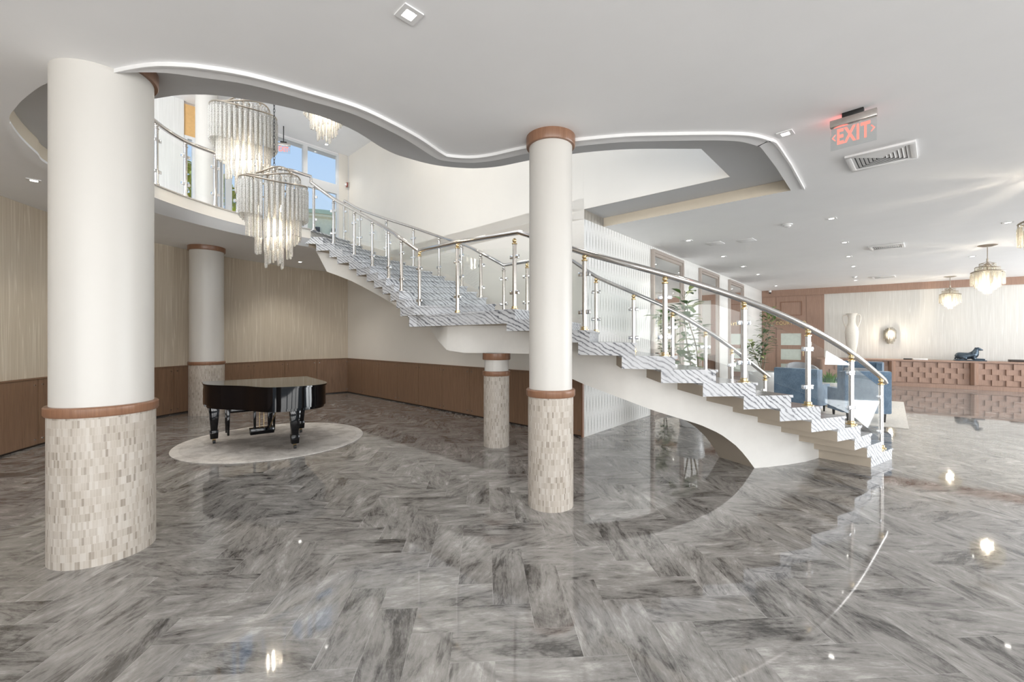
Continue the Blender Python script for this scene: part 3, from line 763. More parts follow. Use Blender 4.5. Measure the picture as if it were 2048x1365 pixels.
# through the landing and up the second flight
ub_near = [(889, 702), (871, 674), (857, 652), (843, 641), (825, 633), (807, 622), (787, 609), (766, 596), (746, 585), (722, 572), (702, 562), (677, 552), (652, 543)]
beam('lower_beam', rows)
la, lb = rows[-1][0], rows[-1][1]
rows = []
zb_l = 1.425
nl = (LC-LN[14]).normalized(); ni = V(-nl.y, nl.x, 0); ni = ni if ni.dot(ctr-LN[14]) > 0 else -ni
rows.append((la, lb, ZL-.15, rows[-1][3] if rows else zb_l))
u0a = UNr[1]*.56+UFr[1]*.44; u0b = UNr[1]*.16+UFr[1]*.84
rows.append((LN[14]+nl*.95+ni*.50, R2-V(.1, .18, 0), ZL-.15, zb_l))
rows.append((u0a+V(.30, -.28, 0), R1+V(-.05, -.12, 0), ZL-.15, zb_l))
rows.append((u0a, u0b+V(0, .25, 0), ZL-.1, zb_l+.03))
for k in range(1, 14):
    fa = .42-.03*min(1, (k-1)/4); a = UNr[k]*(1-fa)+UFr[k]*fa; b = UNr[k]*.2+UFr[k]*.8
    px = 1024+FPX*a.x/a.y; yy = interp(sorted(ub_near), px)
    zb = HCAM-(yy-YH)*a.y/FPX
    rows.append((a, b, ZL+RU*(k-1)-.005, min(max(zb, zb_l+.035), ZL+RU*(k-1)-.1)))
a13, b13, d13 = rows[-1][0], rows[-1][1], ((UNr[13]-UNr[11])+(UFr[13]-UFr[11]))*.25
for k, zb in ((1.0, ZS-.10), (2.2, ZS-.02)): rows.append((a13+d13*k, b13+d13*k, ZB-.06, zb))
beam('upper_beam', rows)

# ---------------------------------------------------------------- railings: posts with base, ball, clamps; glass; hand rail
def ztop(px_y, p): return HCAM-(px_y-YH)*p.y/FPX
def railing(name, label, posts, railpts, rr=.036, pr=.028, gold=99, glass=True, skip=()):
    """posts: (plan point, base z, top z)"""
    root = thing(name, label, 'railing', (posts[0][0].x, posts[0][0].y, posts[0][1]))
    mb = MB(); mb.tube(railpts, rr, 12); obj('handrail', mb, M_steel2, root, angle=50)
    n = len(posts); objs = []
    for i, (p, zb, zt) in enumerate(posts):
        mb = MB(); mb.cyl(p+V(0, 0, zb+.02), p+V(0, 0, zt-.075), pr, seg=16); po = obj('post', mb, M_steel, root); objs.append(po)
        mb = MB(); mb.lathe([(0, 0), (pr+.032, 0), (pr+.032, .008), (pr+.012, .014), (pr+.012, .04), (pr, .045)], p+V(0, 0, zb), 20); obj('base_flange', mb, M_brass if i < gold else M_steel, po)
        mb = MB(); mb.lathe([(pr, -.085), (pr+.008, -.08), (pr+.008, -.066), (.014, -.06), (.026, -.045), (.03, -.03), (.024, -.012), (.012, 0)], p+V(0, 0, zt), 16); obj('ball_joint', mb, M_brass if i < gold else M_steel, po)
        for j in (i-1, i+1):
            if 0 <= j < n and min(i, j) not in skip and glass:
                q = posts[j]; d = (q[0]-p); L = d.length
                if L < .15: continue
                d.normalize(); sl = (q[2]-zt)/L
                for fz in (.24, .74):
                    zz = zb+(zt-zb)*fz; c = p+d*(pr+.022)+V(0, 0, zz)
                    mb = MB(); mb.box(c, (.05, .036, .05), math.atan2(d.y, d.x), .004); obj('clamp', mb, M_chrome, po)
    for i in range(n-1):
        if not glass or i in skip: continue
        a, b = posts[i], posts[i+1]; d = b[0]-a[0]; L = d.length
        if L < .2: continue
        d.normalize(); nrm = V(-d.y, d.x, 0)*.005; g = pr+.022
        mb = MB(); A, B = a[0]+d*g, b[0]-d*g
        za = [(a[1]+.12, a[2]-.13), (b[1]+.12, b[2]-.13)]
        f = g/L
        lo0 = za[0][0]+(za[1][0]-za[0][0])*f; lo1 = za[0][0]+(za[1][0]-za[0][0])*(1-f)
        hi0 = za[0][1]+(za[1][1]-za[0][1])*f; hi1 = za[0][1]+(za[1][1]-za[0][1])*(1-f)
        vs = [mb.v(V(q.x, q.y, z)) for q, z in ((A-nrm, lo0), (B-nrm, lo1), (B-nrm, hi1), (A-nrm, hi0), (A+nrm, lo0), (B+nrm, lo1), (B+nrm, hi1), (A+nrm, hi0))]
        for q in ((0, 1, 2, 3), (7, 6, 5, 4), (0, 4, 5, 1), (1, 5, 6, 2), (2, 6, 7, 3), (3, 7, 4, 0)): mb.face([vs[k] for k in q])
        obj('glass_panel', mb, M_glass, root)
    return root
def at(px, A, B):             # point of segment line A-B lying on pixel column px
    d = (B-A).normalized(); return isect(A, d, (px-1024)/FPX)[0]
def pin(N, F, k, px, ddepth=.09):    # post on step k near the N edge at pixel column px
    nb = N[k+1] if k+1 < len(N) else N[k]+(N[k]-N[k-1]); fb = F[k+1] if k+1 < len(F) else F[k]+(F[k]-F[k-1])
    A = back(N[k], F[k], ddepth); B = back(nb, fb, ddepth); return at(px, A, B)
posts = []
for k, px, py in ((1, 1762, 758), (4, 1702.6, 710), (6, 1616, 659), (8, 1488, 604), (10, 1330, 553), (12, 1169, 509)):
    p = pin(LN, LF, k, px); posts.append((p, RL*k, ztop(py, p)))
A = LN[14]+ni*.09-nl*.02; B = LC+ni*.09
for px, py in ((1029, 477), (915, 487), (839, 504)):
    p = at(px, A, B); posts.append((p, ZL, ztop(py, p)))
for k, px, py in ((3, 803, 480), (5, 777.8, 462.5), (7, 744.7, 443.5), (9, 708.5, 423), (11, 667, 399.5)):
    p = pin(UNr, UFr, k, px, .08); posts.append((p, ZL+RU*k, ztop(py, p)))
p = back(UNr[13], UFr[13], .08); posts.append((p, ZB, ztop(371, p)))
tops = [q[0]+V(0, 0, q[2]+.02) for q in posts]
e0 = tops[0]+(tops[0]-tops[1]).normalized()*.16+V(0, 0, -.03)
c14 = LN[14]+ni*.08; c14 = V(c14.x, c14.y, tops[6].z+.045)
lead = catmull([e0]+tops[:6]+[c14], 6)
lead2 = [tops[7], tops[8]]
c_end = LC+ni*.09; c_end = V(c_end.x, c_end.y, tops[8].z+.0)
up = catmull([tops[8]+V(-.02, .1, -.0)]+tops[9:]+[tops[14]+(tops[14]-tops[13])*.12], 5)
railing('stair_railing', 'steel and glass railing on the near side of the staircase with gold post bases', posts, lead+lead2+up, gold=9)
# far side
fp = []
for k, px, py in ((1, 1530, 751), (4, 1463.4, 699), (6, 1411, 663), (8, 1345, 624), (10, 1267, 589), (12, 1192, 556)):
    p = pin(LF, LN, k, px, .08); fp.append((p, RL*k, ztop(py, p)))
for q, py in ((LF[14]+V(-.02, -.05, 0), None), (R2, 527), (R1, 533)):
    fp.append((q.copy(), ZL, ztop(py, q) if py else ZL+.95))
for k, px, py in ((2, 961.6, 508), (4, 923.8, 490), (6, 878.6, 475.5), (8, 827, 457.5)):
    p = pin(UFr, UNr, k, px, .06); fp.append((p, ZL+RU*k, ztop(py, p)))
for k, px, py in ((10, 765, 440), (12, 691, 419.5)):
    p = back(UFr[k], UNr[k], .06); fp.append((p, ZL+RU*k, ZL+RU*k+.86))
p = back(UFr[13], UNr[13], .05)+V(-.1, .02, 0); fp.append((p, ZB, ZB+.95))
ft = [q[0]+V(0, 0, q[2]+.02) for q in fp]
e0 = ft[0]+(ft[0]-ft[1]).normalized()*.1
railing('stair_railing', 'steel and glass railing on the far side of the staircase toward the wall', fp, catmull([e0]+ft[:8], 5)[:-1]+catmull(ft[8:], 4), .03, .026, gold=8)
# balcony railing
bp = []
for px, py in ((588, 343), (540, 336), (486, 326), (431, 308.5), (379, 285), (318, 248)):
    # point on the balcony edge for this pixel column
    best = min(balc[:34], key=lambda q: abs(q.x/q.y-(px-1024)/FPX)); p = best+inward(V(.1, 1, 0), V(-9, 8, 0), best)*.06
    bp.append((p, ZB+.02, ztop(py, p)))
for q in (balc[36], balc[41], balc[46]): bp.append((q+V(-.04, .0, 0), ZB+.02, ZB+1.0))
bt = [q[0]+V(0, 0, q[2]+.02) for q in bp]
q0 = tops[14]+(tops[14]-tops[13])*.14
start = [V(q0.x, q0.y, q0.z), V(q0.x-.01, q0.y+.01, bt[0].z)]
railing('balcony_railing', 'curved glass and steel railing along the upper balcony edge', bp, start+catmull(bt, 5), gold=0)
# ---------------------------------------------------------------- piano corner
mb = MB(); mb.lathe([(0, 0), (1.345, 0), (1.35, .004), (1.345, .012), (0, .014)], (-3.86, 6.93, 0), 96)
tag(obj('round_rug', mb, M_rug), 'round beige patterned rug under the grand piano', 'rug')
RZ = .014
ka = math.radians(39); kx = V(math.cos(ka), math.sin(ka), 0); kd = V(kx.y, -kx.x, 0)     # along keyboard / towards the tail
L1 = P(428, 889, 0); PO = L1-kx*.13-kd*.20+V(0, 0, RZ)                                   # keyboard corner on the treble side
piano = thing('grand_piano', 'glossy black grand piano with closed lid on the round rug', 'piano', PO)
def pl(a, b, z=0): return PO+kx*a+kd*b+V(0, 0, z)
KW = 1.50
out = [(0, 0), (0, .42), (.04, .60), (.16, .80), (.32, .98), (.45, 1.16), (.54, 1.36), (.66, 1.54), (.86, 1.64), (1.08, 1.66), (1.30, 1.60), (1.43, 1.46), (1.49, 1.24), (1.50, 1.0), (1.50, .5), (1.50, 0)]
crv = [V(a, b, 0) for a, b in out[:1]]+catmull([V(a, b, 0) for a, b in out[1:15]], 5)+[V(1.5, 0, 0)]
def pts(inset=0.0, front=0.0):
    c = V(.8, .75, 0); return [pl(q.x+(c.x-q.x)*inset, max(q.y, front)+(c.y-q.y)*inset*(q.y > front)) for q in crv]
mb = MB(); mb.prism(pts(0, .30), .655, .945); mb.prism(pts(.03, .28), .615, .66)
obj('rim', mb, M_black, piano)
mb = MB(); mb.prism(pts(-.022, .26), .948, .97); obj('lid', mb, M_black, piano)
mb = MB(); mb.prism([pl(-.015, 0), pl(KW+.015, 0), pl(KW+.015, .265), pl(-.015, .265)], .948, .97); obj('lid_front', mb, M_black, piano)
mb = MB(); mb.prism([pl(0, -.02), pl(KW, -.02), pl(KW, .32), pl(0, .32)], .615, .70)
for a in (0, KW-.06):
    mb.prism([pl(a, -.02), pl(a+.06, -.02), pl(a+.06, .30), pl(a, .30)], .70, .86); mb.prism([pl(a, .08), pl(a+.06, .08), pl(a+.06, .30), pl(a, .30)], .86, .945)
obj('keybed', mb, M_black, piano)
mb = MB(); mb.prism([pl(.07, .0), pl(KW-.07, .0), pl(KW-.07, .15), pl(.07, .15)], .70, .735); mb.prism([pl(.07, .13), pl(KW-.07, .13), pl(KW-.07, .155), pl(.07, .155)], .73, .90); obj('fallboard', mb, M_black, piano)
def leg(a, b):
    mb = MB(); c = pl(a, b)
    mb.frustum(c+V(0, 0, .56), (.17, .15), (.25, .22), .06, ka, .008); mb.frustum(c+V(0, 0, .20), (.085, .085), (.145, .125), .37, ka, .006)
    mb.frustum(c+V(0, 0, .075), (.10, .10), (.115, .115), .13, ka, .008)
    o = obj('leg', mb, M_black, piano)
    mb = MB(); mb.cyl(c+V(0, 0, .045), c+V(0, 0, .08), .018, .03, 14); mb.box(c+V(0, 0, .04), (.045, .02, .03), ka); obj('caster_fork', mb, M_brass, o)
    mb = MB(); mb.cyl(c+kd*.012-kx*.018+V(0, 0, .026), c+kd*.012+kx*.018+V(0, 0, .026), .026, seg=18); obj('caster', mb, M_dark, o)
leg(.13, .20); leg(KW-.13, .20); leg(1.04, 1.32)
ly = (.75, .40)
mb = MB()
for a in (-.10, .10): mb.box(pl(ly[0]+a, ly[1], .40), (.035, .05, .44), ka, .006)
mb.box(pl(ly[0], ly[1], .60), (.34, .14, .05), ka, .008); mb.box(pl(ly[0], ly[1], .155), (.34, .16, .10), ka, .012)
lyre = obj('lyre', mb, M_black, piano)
mb = MB()
for a in (-.03, .03): mb.cyl(pl(ly[0]+a, ly[1], .2), pl(ly[0]+a, ly[1], .6), .006, seg=8)
obj('pedal_rod', mb, M_brass, lyre)
mb = MB(); mb.cyl(pl(ly[0]+.10, ly[1]+.07, .2), pl(ly[0]+.20, ly[1]+.36, .64), .008, seg=8); obj('brace', mb, M_brass, lyre)
for a in (-.07, 0, .07):
    mb = MB(); mb.box(pl(ly[0]+a, ly[1]-.12, .10), (.03, .13, .014), ka, .004); obj('pedal', mb, M_brass, lyre)
bc = pl(.70, -.42); bench = thing('piano_bench', 'black piano bench tucked behind the grand piano', 'bench', (bc.x, bc.y, RZ+.001), ka)
mb = MB(); mb.box((0, 0, .465), (.78, .38, .045), 0, .012); mb.box((0, 0, .41), (.70, .31, .07), 0, .004); obj('seat', mb, M_black, bench, world=False)
for x in (-.34, .34):
    for y in (-.145, .145):
        mb = MB(); mb.frustum((x, y, .0), (.03, .03), (.05, .05), .445, 0, .003); obj('leg', mb, M_black, bench, world=False)

# ---------------------------------------------------------------- chandeliers
def chandelier(label, c, tiers, ztopc, loc_light, kink=.03, sr=.0205, chain=True, group=None, lamps=(9.0, .09), name='chandelier', canopy=.09, cm=None):
    """tiers: (radius, ring z, strand count, strand bottom z, wave phase)"""
    root = thing(name, label, 'chandelier', (c[0], c[1], tiers[-1][3]), 0, group)
    z0 = tiers[-1][3]
    total = 0
    for r, zr, n, zb, ph in tiers:
        wav = lambda a: kink*math.sin(2*a+ph)
        mb = MB(); mb.tube([V(r*math.cos(a), r*math.sin(a), zr-z0+wav(a)) for a in [2*PI*k/48 for k in range(48)]], .012 if r > .2 else .009, 6, closed=True)
        for k in range(4):
            a = 2*PI*k/4+ph; mb.cyl(V(r*math.cos(a), r*math.sin(a), zr-z0+wav(a)), V(.02*math.cos(a), .02*math.sin(a), zr-z0+.05), .006, seg=6)
        obj('tier_ring', mb, M_ringmetal, root, world=False)
        L = zr-zb-.03
        me = None
        for k in range(n):
            a = 2*PI*(k+.5)/n; p = V(r*math.cos(a), r*math.sin(a), zr-z0+wav(a)-.012)
            if me is None:
                mb = MB(); mb.lathe([(0, 0), (.006, -.004), (.011, -.016), (.004, -.03), (sr*.8, -.042), (sr, -.06), (sr, -L*.5), (sr*.97, -L+.03), (sr*.75, -L+.008), (0, -L)], seg=6)
                o = obj('crystal_strand', mb, cm or M_crystal, root, world=False, angle=30); me = o
            else:
                o = me.copy(); C.objects.link(o); o.parent = root
            o.location = p; o.rotation_euler = (0, 0, a+(k % 3)*.4)
    mb = MB(); zt = ztopc-z0; zr = tiers[-1][1]-z0
    mb.cyl((0, 0, zr-.25), (0, 0, max(t[1] for t in tiers)-z0+.12), .018, seg=10); obj('stem', mb, M_ringmetal, root, world=False)
    ztop_ = max(t[1] for t in tiers)-z0+.12
    if chain:
        mb = MB(); k = 0; z = ztop_; st = .052
        while z < zt-.03:
            R = Matrix.Rotation(PI/2*(k % 2), 3, 'Z')
            mb.tube([V(0, 0, z+.026)+R@V(.013*math.cos(a), 0, .034*math.sin(a)) for a in [2*PI*i/10 for i in range(10)]], .0045, 5, closed=True); z += st; k += 1
        obj('chain', mb, M_dark, root, world=False)
    else:
        mb = MB(); mb.cyl((0, 0, ztop_), (0, 0, zt), .008, seg=8); obj('rod', mb, M_ringmetal, root, world=False)
    mb = MB(); mb.lathe([(0, zt-.04), (canopy*.5, zt-.035), (canopy, zt-.012), (canopy, zt), (0, zt)], seg=24); obj('canopy', mb, M_ringmetal, root, world=False)
    # bulbs inside, each with its own light
    nb, br = loc_light
    for i in range(nb):
        a = 2*PI*i/nb+.5; zz = tiers[0][1]-z0-(.30 if i % 2 else .5)*(tiers[0][1]-z0); rr = br
        mb = MB(); mb.lathe([(0, -.05), (.016, -.042), (.024, -.015), (.02, .012), (.011, .03), (.011, .06), (0, .062)], (rr*math.cos(a), rr*math.sin(a), zz), 12); obj('bulb', mb, M_bulb, root, world=False)
    l = bpy.data.lights.new('chandelier_light', 'POINT'); l.energy = lamps[0]; l.shadow_soft_size = lamps[1]; l.color = (1, .88, .70)
    o = bpy.data.objects.new('chandelier_light', l); C.objects.link(o); o.location = (c[0], c[1], z0+.45*(tiers[0][1]-z0))
    return root
def big(zt): return [(.46, zt-.28, 42, zt-.84, .3), (.36, zt-.17, 30, zt-1.11, 1.6), (.24, zt-.08, 18, zt-1.33, 2.6), (.115, zt-.12, 10, zt-1.51, 3.4)]
chandelier('big tiered crystal chandelier hanging lowest in the stair opening', (-3.66, 6.54), big(4.26), ZU, (6, .2), group='crystal chandeliers of the stair opening', lamps=(45, .12), kink=.055)
chandelier('big tiered crystal chandelier hanging second, above and left of the lowest one', (-4.33, 6.87), big(5.52), ZU, (6, .2), group='crystal chandeliers of the stair opening', lamps=(65, .12), kink=.055)
chandelier('crystal chandelier hanging highest, only its tip showing under the ceiling edge', (-3.76, 8.5), big(7.11), ZU, (4, .2), group='crystal chandeliers of the stair opening', lamps=(75, .12), kink=.05)
def small(): return [(.245, 3.08, 22, 2.78, .3), (.185, 3.17, 16, 2.72, 1.6), (.12, 3.24, 10, 2.66, 2.6), (.052, 3.22, 5, 2.585, 3.4)]
for p_, lb in (((6.50, 5.14), 'small crystal pendant cut off by the right edge of the photo'), ((10.18, 9.1), 'small crystal pendant with two tips hanging before the wooden wall band'), ((14.09, 13.67), 'smallest looking crystal pendant farthest toward the reception wall')):
    chandelier(lb, p_, small(), ZC, (3, .07), .012, .0165, chain=False, group='reception pendants', lamps=(85, .08), name='pendant_chandelier', canopy=.15, cm=M_crystal_lit)

# ---------------------------------------------------------------- ceiling fittings
def downlight(px, py, label, z=ZC, energy=55, sz=.13, rz=math.radians(45)):
    p = P(px, py, z); r = thing('downlight', label, 'downlight', p, rz, 'recessed square downlights')
    mb = MB(); q = sz/2
    for x0, x1, y0, y1 in ((-q, q, -q, -q+.03), (-q, q, q-.03, q), (-q, -q+.03, -q+.03, q-.03), (q-.03, q, -q+.03, q-.03)):
        mb.box(((x0+x1)/2, (y0+y1)/2, -.004), (x1-x0, y1-y0, .008))
    obj('trim_frame', mb, M_white, r, world=False)
    mb = MB(); mb.cyl((0, 0, -.004), (0, 0, -.0005), .036, seg=20); obj('lens', mb, M_lens, r, world=False)
    l = bpy.data.lights.new('downlight_or_fill_lamp', 'SPOT'); l.energy = energy; l.spot_size = math.radians(110); l.spot_blend = .8; l.shadow_soft_size = .04; l.color = (1, .95, .88)
    o = bpy.data.objects.new('downlight_or_fill_lamp', l); C.objects.link(o); o.location = p+V(0, 0, -.03)
for px, py, lb in ((818, 28, 'square downlight nearest the camera at the top edge of the photo'), (1571, 267, 'square downlight between the ceiling opening and the EXIT sign'),
                   (1663, 437, 'downlight right of the smoke detector, nearest of the row toward the reception'), (1689, 485, 'second downlight of the row toward the reception'),
                   (1697, 513, 'third downlight of the row toward the reception'), (1707, 533, 'fourth downlight of the row toward the reception'), (1711, 561, 'last downlight of the row, close to the wooden wall band'),
                   (1377, 481, 'downlight nearest the ceiling opening in the row along the mirrors'), (1446, 513, 'second downlight of the row along the mirrors'), (1486, 533, 'third downlight of the row along the mirrors'),
                   (1516, 549, 'fourth downlight of the row along the mirrors'), (1552, 572, 'last downlight of the row along the mirrors, above the wood door'),
                   (2016, 445, 'downlight at the right edge above the largest pendant'), (1945, 513, 'downlight beside the middle reception pendant'),
                   (68, 361, 'downlight over the left wall beside the foreground column'), (600, 524, 'downlight above the wall behind the stair underside')):
    downlight(px, py, lb)
for x, y in ((-5.0, 1.2), (-2.2, -1.6), (1.6, -1.6), (4.6, .6), (7.6, 2.2), (6.0, -2.2), (10.5, 4.2), (13.0, 8.0), (-5.9, 7.0), (-5.0, 10.6)):  # added spots without fittings, to brighten floor and ceiling
    l = bpy.data.lights.new('downlight_or_fill_lamp', 'SPOT'); l.energy = 55; l.spot_size = math.radians(120); l.spot_blend = .8; l.shadow_soft_size = .04; l.color = (1, .95, .88)
    o = bpy.data.objects.new('downlight_or_fill_lamp', l); C.objects.link(o); o.location = (x, y, ZC-.03)
downlight(653, 289, 'small downlight in the upper ceiling below the highest chandelier tip', ZU-.001, 40)
for i, (x, y) in enumerate(((-2.4, 9.2), (-1.0, 7.4), (1.0, 5.6))):  # added spots, no fittings, light the upper stair wall
    l = bpy.data.lights.new('upper_fill_spot', 'SPOT'); l.energy = 60; l.spot_size = 2.6; l.spot_blend = .9; l.shadow_soft_size = .2; l.color = (1, .95, .88)
    o = bpy.data.objects.new('upper_fill_spot', l); C.objects.link(o); o.location = (x, y, ZU-.03)

AX, BX = V(.7071, .7071, 0), V(.7071, -.7071, 0)
def vent(px, py, label, w=.57, bx=BX, depth=.5):
    p = P(px, py, ZC); r = thing('ceiling_vent', label, 'vent', p, 0, 'square ceiling vents')
    ax = V(-bx.y, bx.x, 0); a = math.atan2(bx.y, bx.x)
    mb = MB(); h = w/2; f = .05
    for cx_, cy_, dx, dy in ((0, h-f/2, w, f), (0, -h+f/2, w, f), (h-f/2, 0, f, w-2*f), (-h+f/2, 0, f, w-2*f)):
        mb.box(bx*cx_+ax*cy_+V(0, 0, -.012), (dx, dy, .024), a, .004)
    obj('frame', mb, M_white, r, world=False)
    mb = MB(); mb.box((0, 0, -.002), (w-2*f, w-2*f, .003), a); obj('backing', mb, M_dark, r, world=False)
    n = 7
    for k in range(n):
        s = (w-2*f)*(1-k/(n))/2; t = .008
        mb = MB()
        for sg in (-1, 1):
            for ux, uy in ((bx, ax), (ax, bx)):
                q = [ux*sg*s-uy*s, ux*sg*s+uy*s, ux*sg*(s-.026)+uy*(s-.026), ux*sg*(s-.026)-uy*(s-.026)]
                vs = [mb.v(v+V(0, 0, z)) for v, z in zip(q, (-.010, -.010, -.020, -.020))]+[mb.v(v+V(0, 0, z)) for v, z in zip(q, (-.006, -.006, -.016, -.016))]
                for qq in ((0, 1, 2, 3), (7, 6, 5, 4), (0, 4, 5, 1), (1, 5, 6, 2), (2, 6, 7, 3), (3, 7, 4, 0)): mb.face([vs[i] for i in qq])
        obj('louvre', mb, M_white, r, world=False)
vent(1762, 313, 'large square ceiling vent right below the EXIT sign')
vent(1773, 493, 'ceiling vent left of the middle pendant'); vent(1767, 554, 'farthest ceiling vent close to the wooden wall band')
for px, py, lb in ((1575, 449, 'white smoke detector on the ceiling right of the opening'), (1709, 553.5, 'distant smoke detector near the wooden wall band')):
    p = P(px, py, ZC); r = thing('smoke_detector', lb, 'smoke detector', p)
    mb = MB(); mb.lathe([(0, 0), (.075, 0), (.075, -.014), (.06, -.02), (.055, -.02)], seg=28); obj('base', mb, M_white, r, world=False)
    mb = MB(); mb.lathe([(.055, -.018), (.05, -.04), (.03, -.055), (0, -.058)], seg=28); obj('sensor_head', mb, M_white, r, world=False)
for px, py, lb in ((1430, 487, 'faint square access panel left of its twin in the ceiling'), (1493, 481, 'faint square access panel right of its twin in the ceiling')):
    p = P(px, py, ZC); mb = MB(); mb.box(p+V(0, 0, -.003), (.3, .3, .006), PI/4, .002); tag(obj('access_panel', mb, M_ceil), lb, 'access panel')
pc = W0+WD*.30+WN*.09
cr = thing('security_camera', 'small white dome camera under the ceiling above the wood door corner', 'camera', (pc.x, pc.y, 3.52))
mb = MB(); mb.lathe([(0, .13), (.05, .13), (.05, .06), (.035, .05)], seg=20); obj('mount', mb, M_white, cr, world=False)
mb = MB(); mb.sphere((0, 0, .04), .042); obj('camera_dome', mb, M_blackm, cr, world=False)

def exit_sign(label, cx, cy, ztop, ux, mount=True, s=1.0):
    nrm = V(ux.y, -ux.x, 0); a = math.atan2(ux.y, ux.x)
    r = thing('exit_sign', label, 'exit sign', (cx, cy, ztop))
    B = wloc(r)
    mb = MB(); mb.box(V(0, 0, -.02), (.15*s, .05*s, .04+.0), a, .003); obj('mounting_bracket', mb, M_blackm, r, world=False)
    mb = MB(); mb.box(V(0, 0, -.04-.03*s), (.325*s, .046*s, .062*s), a, .003); obj('housing', mb, M_steel, r, world=False)
    mb = MB(); mb.box(V(0, 0, -.04-.163*s), (.318*s, .007, .205*s), a); obj('acrylic_panel', mb, M_acrylic, r, world=False)
    M = Matrix((ux, V(0, 0, 1), nrm)).transposed()
    mb = text_mb('EXIT', .185*s, .003, M@Matrix.Diagonal((.56, 1, 1)), V(0, 0, -.04-.163*s)+nrm*.0065, 1.12, .006); obj('lettering', mb, M_red, r, world=False)
    for sg in (-1, 1):
        mb = MB(); c = V(0, 0, -.04-.158*s)+nrm*.0065
        pp = [(.128, .028), (.150, 0), (.128, -.028), (.119, -.028), (.137, 0), (.119, .028)]
        pp = [(x*sg*s, z*s) for x, z in pp]
        vs = [mb.v(c+ux*x+V(0, 0, z)) for x, z in pp]+[mb.v(c+ux*x+V(0, 0, z)+nrm*.003) for x, z in pp]
        mb.face(vs[:6]); mb.face(vs[6:][::-1])
        for i in range(6): j = (i+1) % 6; mb.face([vs[i], vs[j], vs[6+j], vs[6+i]])
        obj('arrow', mb, M_red, r, world=False)
    return r
pe = P(1706, 222, ZC); ux = (PD(1756, 0, 3.56)-PD(1659, 0, 3.80)); ux.z = 0; ux.normalize()
exit_sign('lit red EXIT sign hanging under the ceiling on the right', pe.x, pe.y, ZC, ux)
l = bpy.data.lights.new('exit_lamp', 'POINT'); l.energy = .8; l.color = (1, .16, .13); l.shadow_soft_size = .08
o = bpy.data.objects.new('exit_lamp', l); C.objects.link(o); o.location = (pe.x-.02, pe.y+.12, ZC-.09)
r = exit_sign('small EXIT sign upstairs beside the second chandelier', -6.02, 11.2, 6.84, V(.95, .3, 0).normalized())
mb = MB(); mb.cyl((0, 0, 0), (0, 0, ZU-6.84), .012); obj('hanging_rod', mb, M_dark, r, world=False)

# fire strobe with its conduit on the upper stair wall
DW = (C1-C0).normalized(); DN = inward(DW, V(-1, 6, 0), C0)
sp = at(697.5, C0, C1); zst = HCAM-(371-YH)*sp.y/FPX
st = thing('fire_strobe', 'red and clear fire alarm strobe with conduit high on the cream wall', 'alarm', (sp.x, sp.y, zst))
mb = MB(); mb.box(DN*.025, (.13, .05, .15), math.atan2(DW.y, DW.x), .006); obj('back_box', mb, M_steel, st, world=False)
mb = MB(); mb.box(DN*.065, (.10, .03, .13), math.atan2(DW.y, DW.x), .006); obj('red_plate', mb, plain('alarm_red', (.36, .10, .08), .4), st, world=False)
mb = MB(); mb.lathe([(.045, 0), (.04, .03), (.02, .045), (0, .048)], DN*.08, 16, DN.to_track_quat('Z', 'Y').to_matrix()); obj('lens', mb, plain('clear_lens', (.85, .85, .85), .1), st, world=False)
mb = MB(); mb.cyl(DN*.014+V(0, 0, .07), DN*.014+V(0, 0, ZU-zst), .012, seg=8); mb.cyl(DN*.014+V(0, 0, -.07), DN*.014+V(0, 0, -1.45), .012, seg=8); obj('conduit', mb, M_white, st, world=False)

# ---------------------------------------------------------------- reception
D0 = P(1775, 771.2, 0); D1 = P(2048, 785, 0); DD = (D1-D0).normalized(); DNo = V(DD.y, -DD.x, 0); DNo = DNo if DNo.y < 0 else -DNo
HD = .915; DA, DB = -2.0, 6.2
desk = thing('reception_desk', 'long reddish wood reception desk with basket weave front panels', 'desk', (D0.x, D0.y, 0))
def dbox(a, b, z0, z1, f0, f1):           # f: distance in front of the panel line (negative = behind)
    mb = MB(); p, q = D0+DD*a, D0+DD*b; mb.prism([p+DNo*f1, q+DNo*f1, q+DNo*f0, p+DNo*f0], z0, z1); return mb
obj('carcass', dbox(DA, DB, .02, HD-.05, -.68, -.06), M_desk, desk)
obj('countertop', dbox(DA-.03, DB, HD-.05, HD, -.72, .02), M_desk, desk)
obj('plinth', dbox(DA, DB, 0, .13, -.66, 0), M_desk, desk)
def dpx(px):
    return (isect(D0, DD, (px-1024)/FPX)[1])
pil = [dpx(1784.5), dpx(1949)]; pil = [pil[0]-(pil[1]-pil[0])]+pil+[pil[1]+(pil[1]-pil[0])]
for a in pil:
    if not DA < a < DB: continue
    mb = dbox(a-.07, a+.07, .13, HD-.05, -.06, .0); p = D0+DD*a
    mb.prism([p-DD*.09+DNo*0, p+DD*.09+DNo*0, p+DD*.02+DNo*.11, p-DD*.02+DNo*.11], .15, HD-.055); obj('pilaster', mb, M_desk, desk)
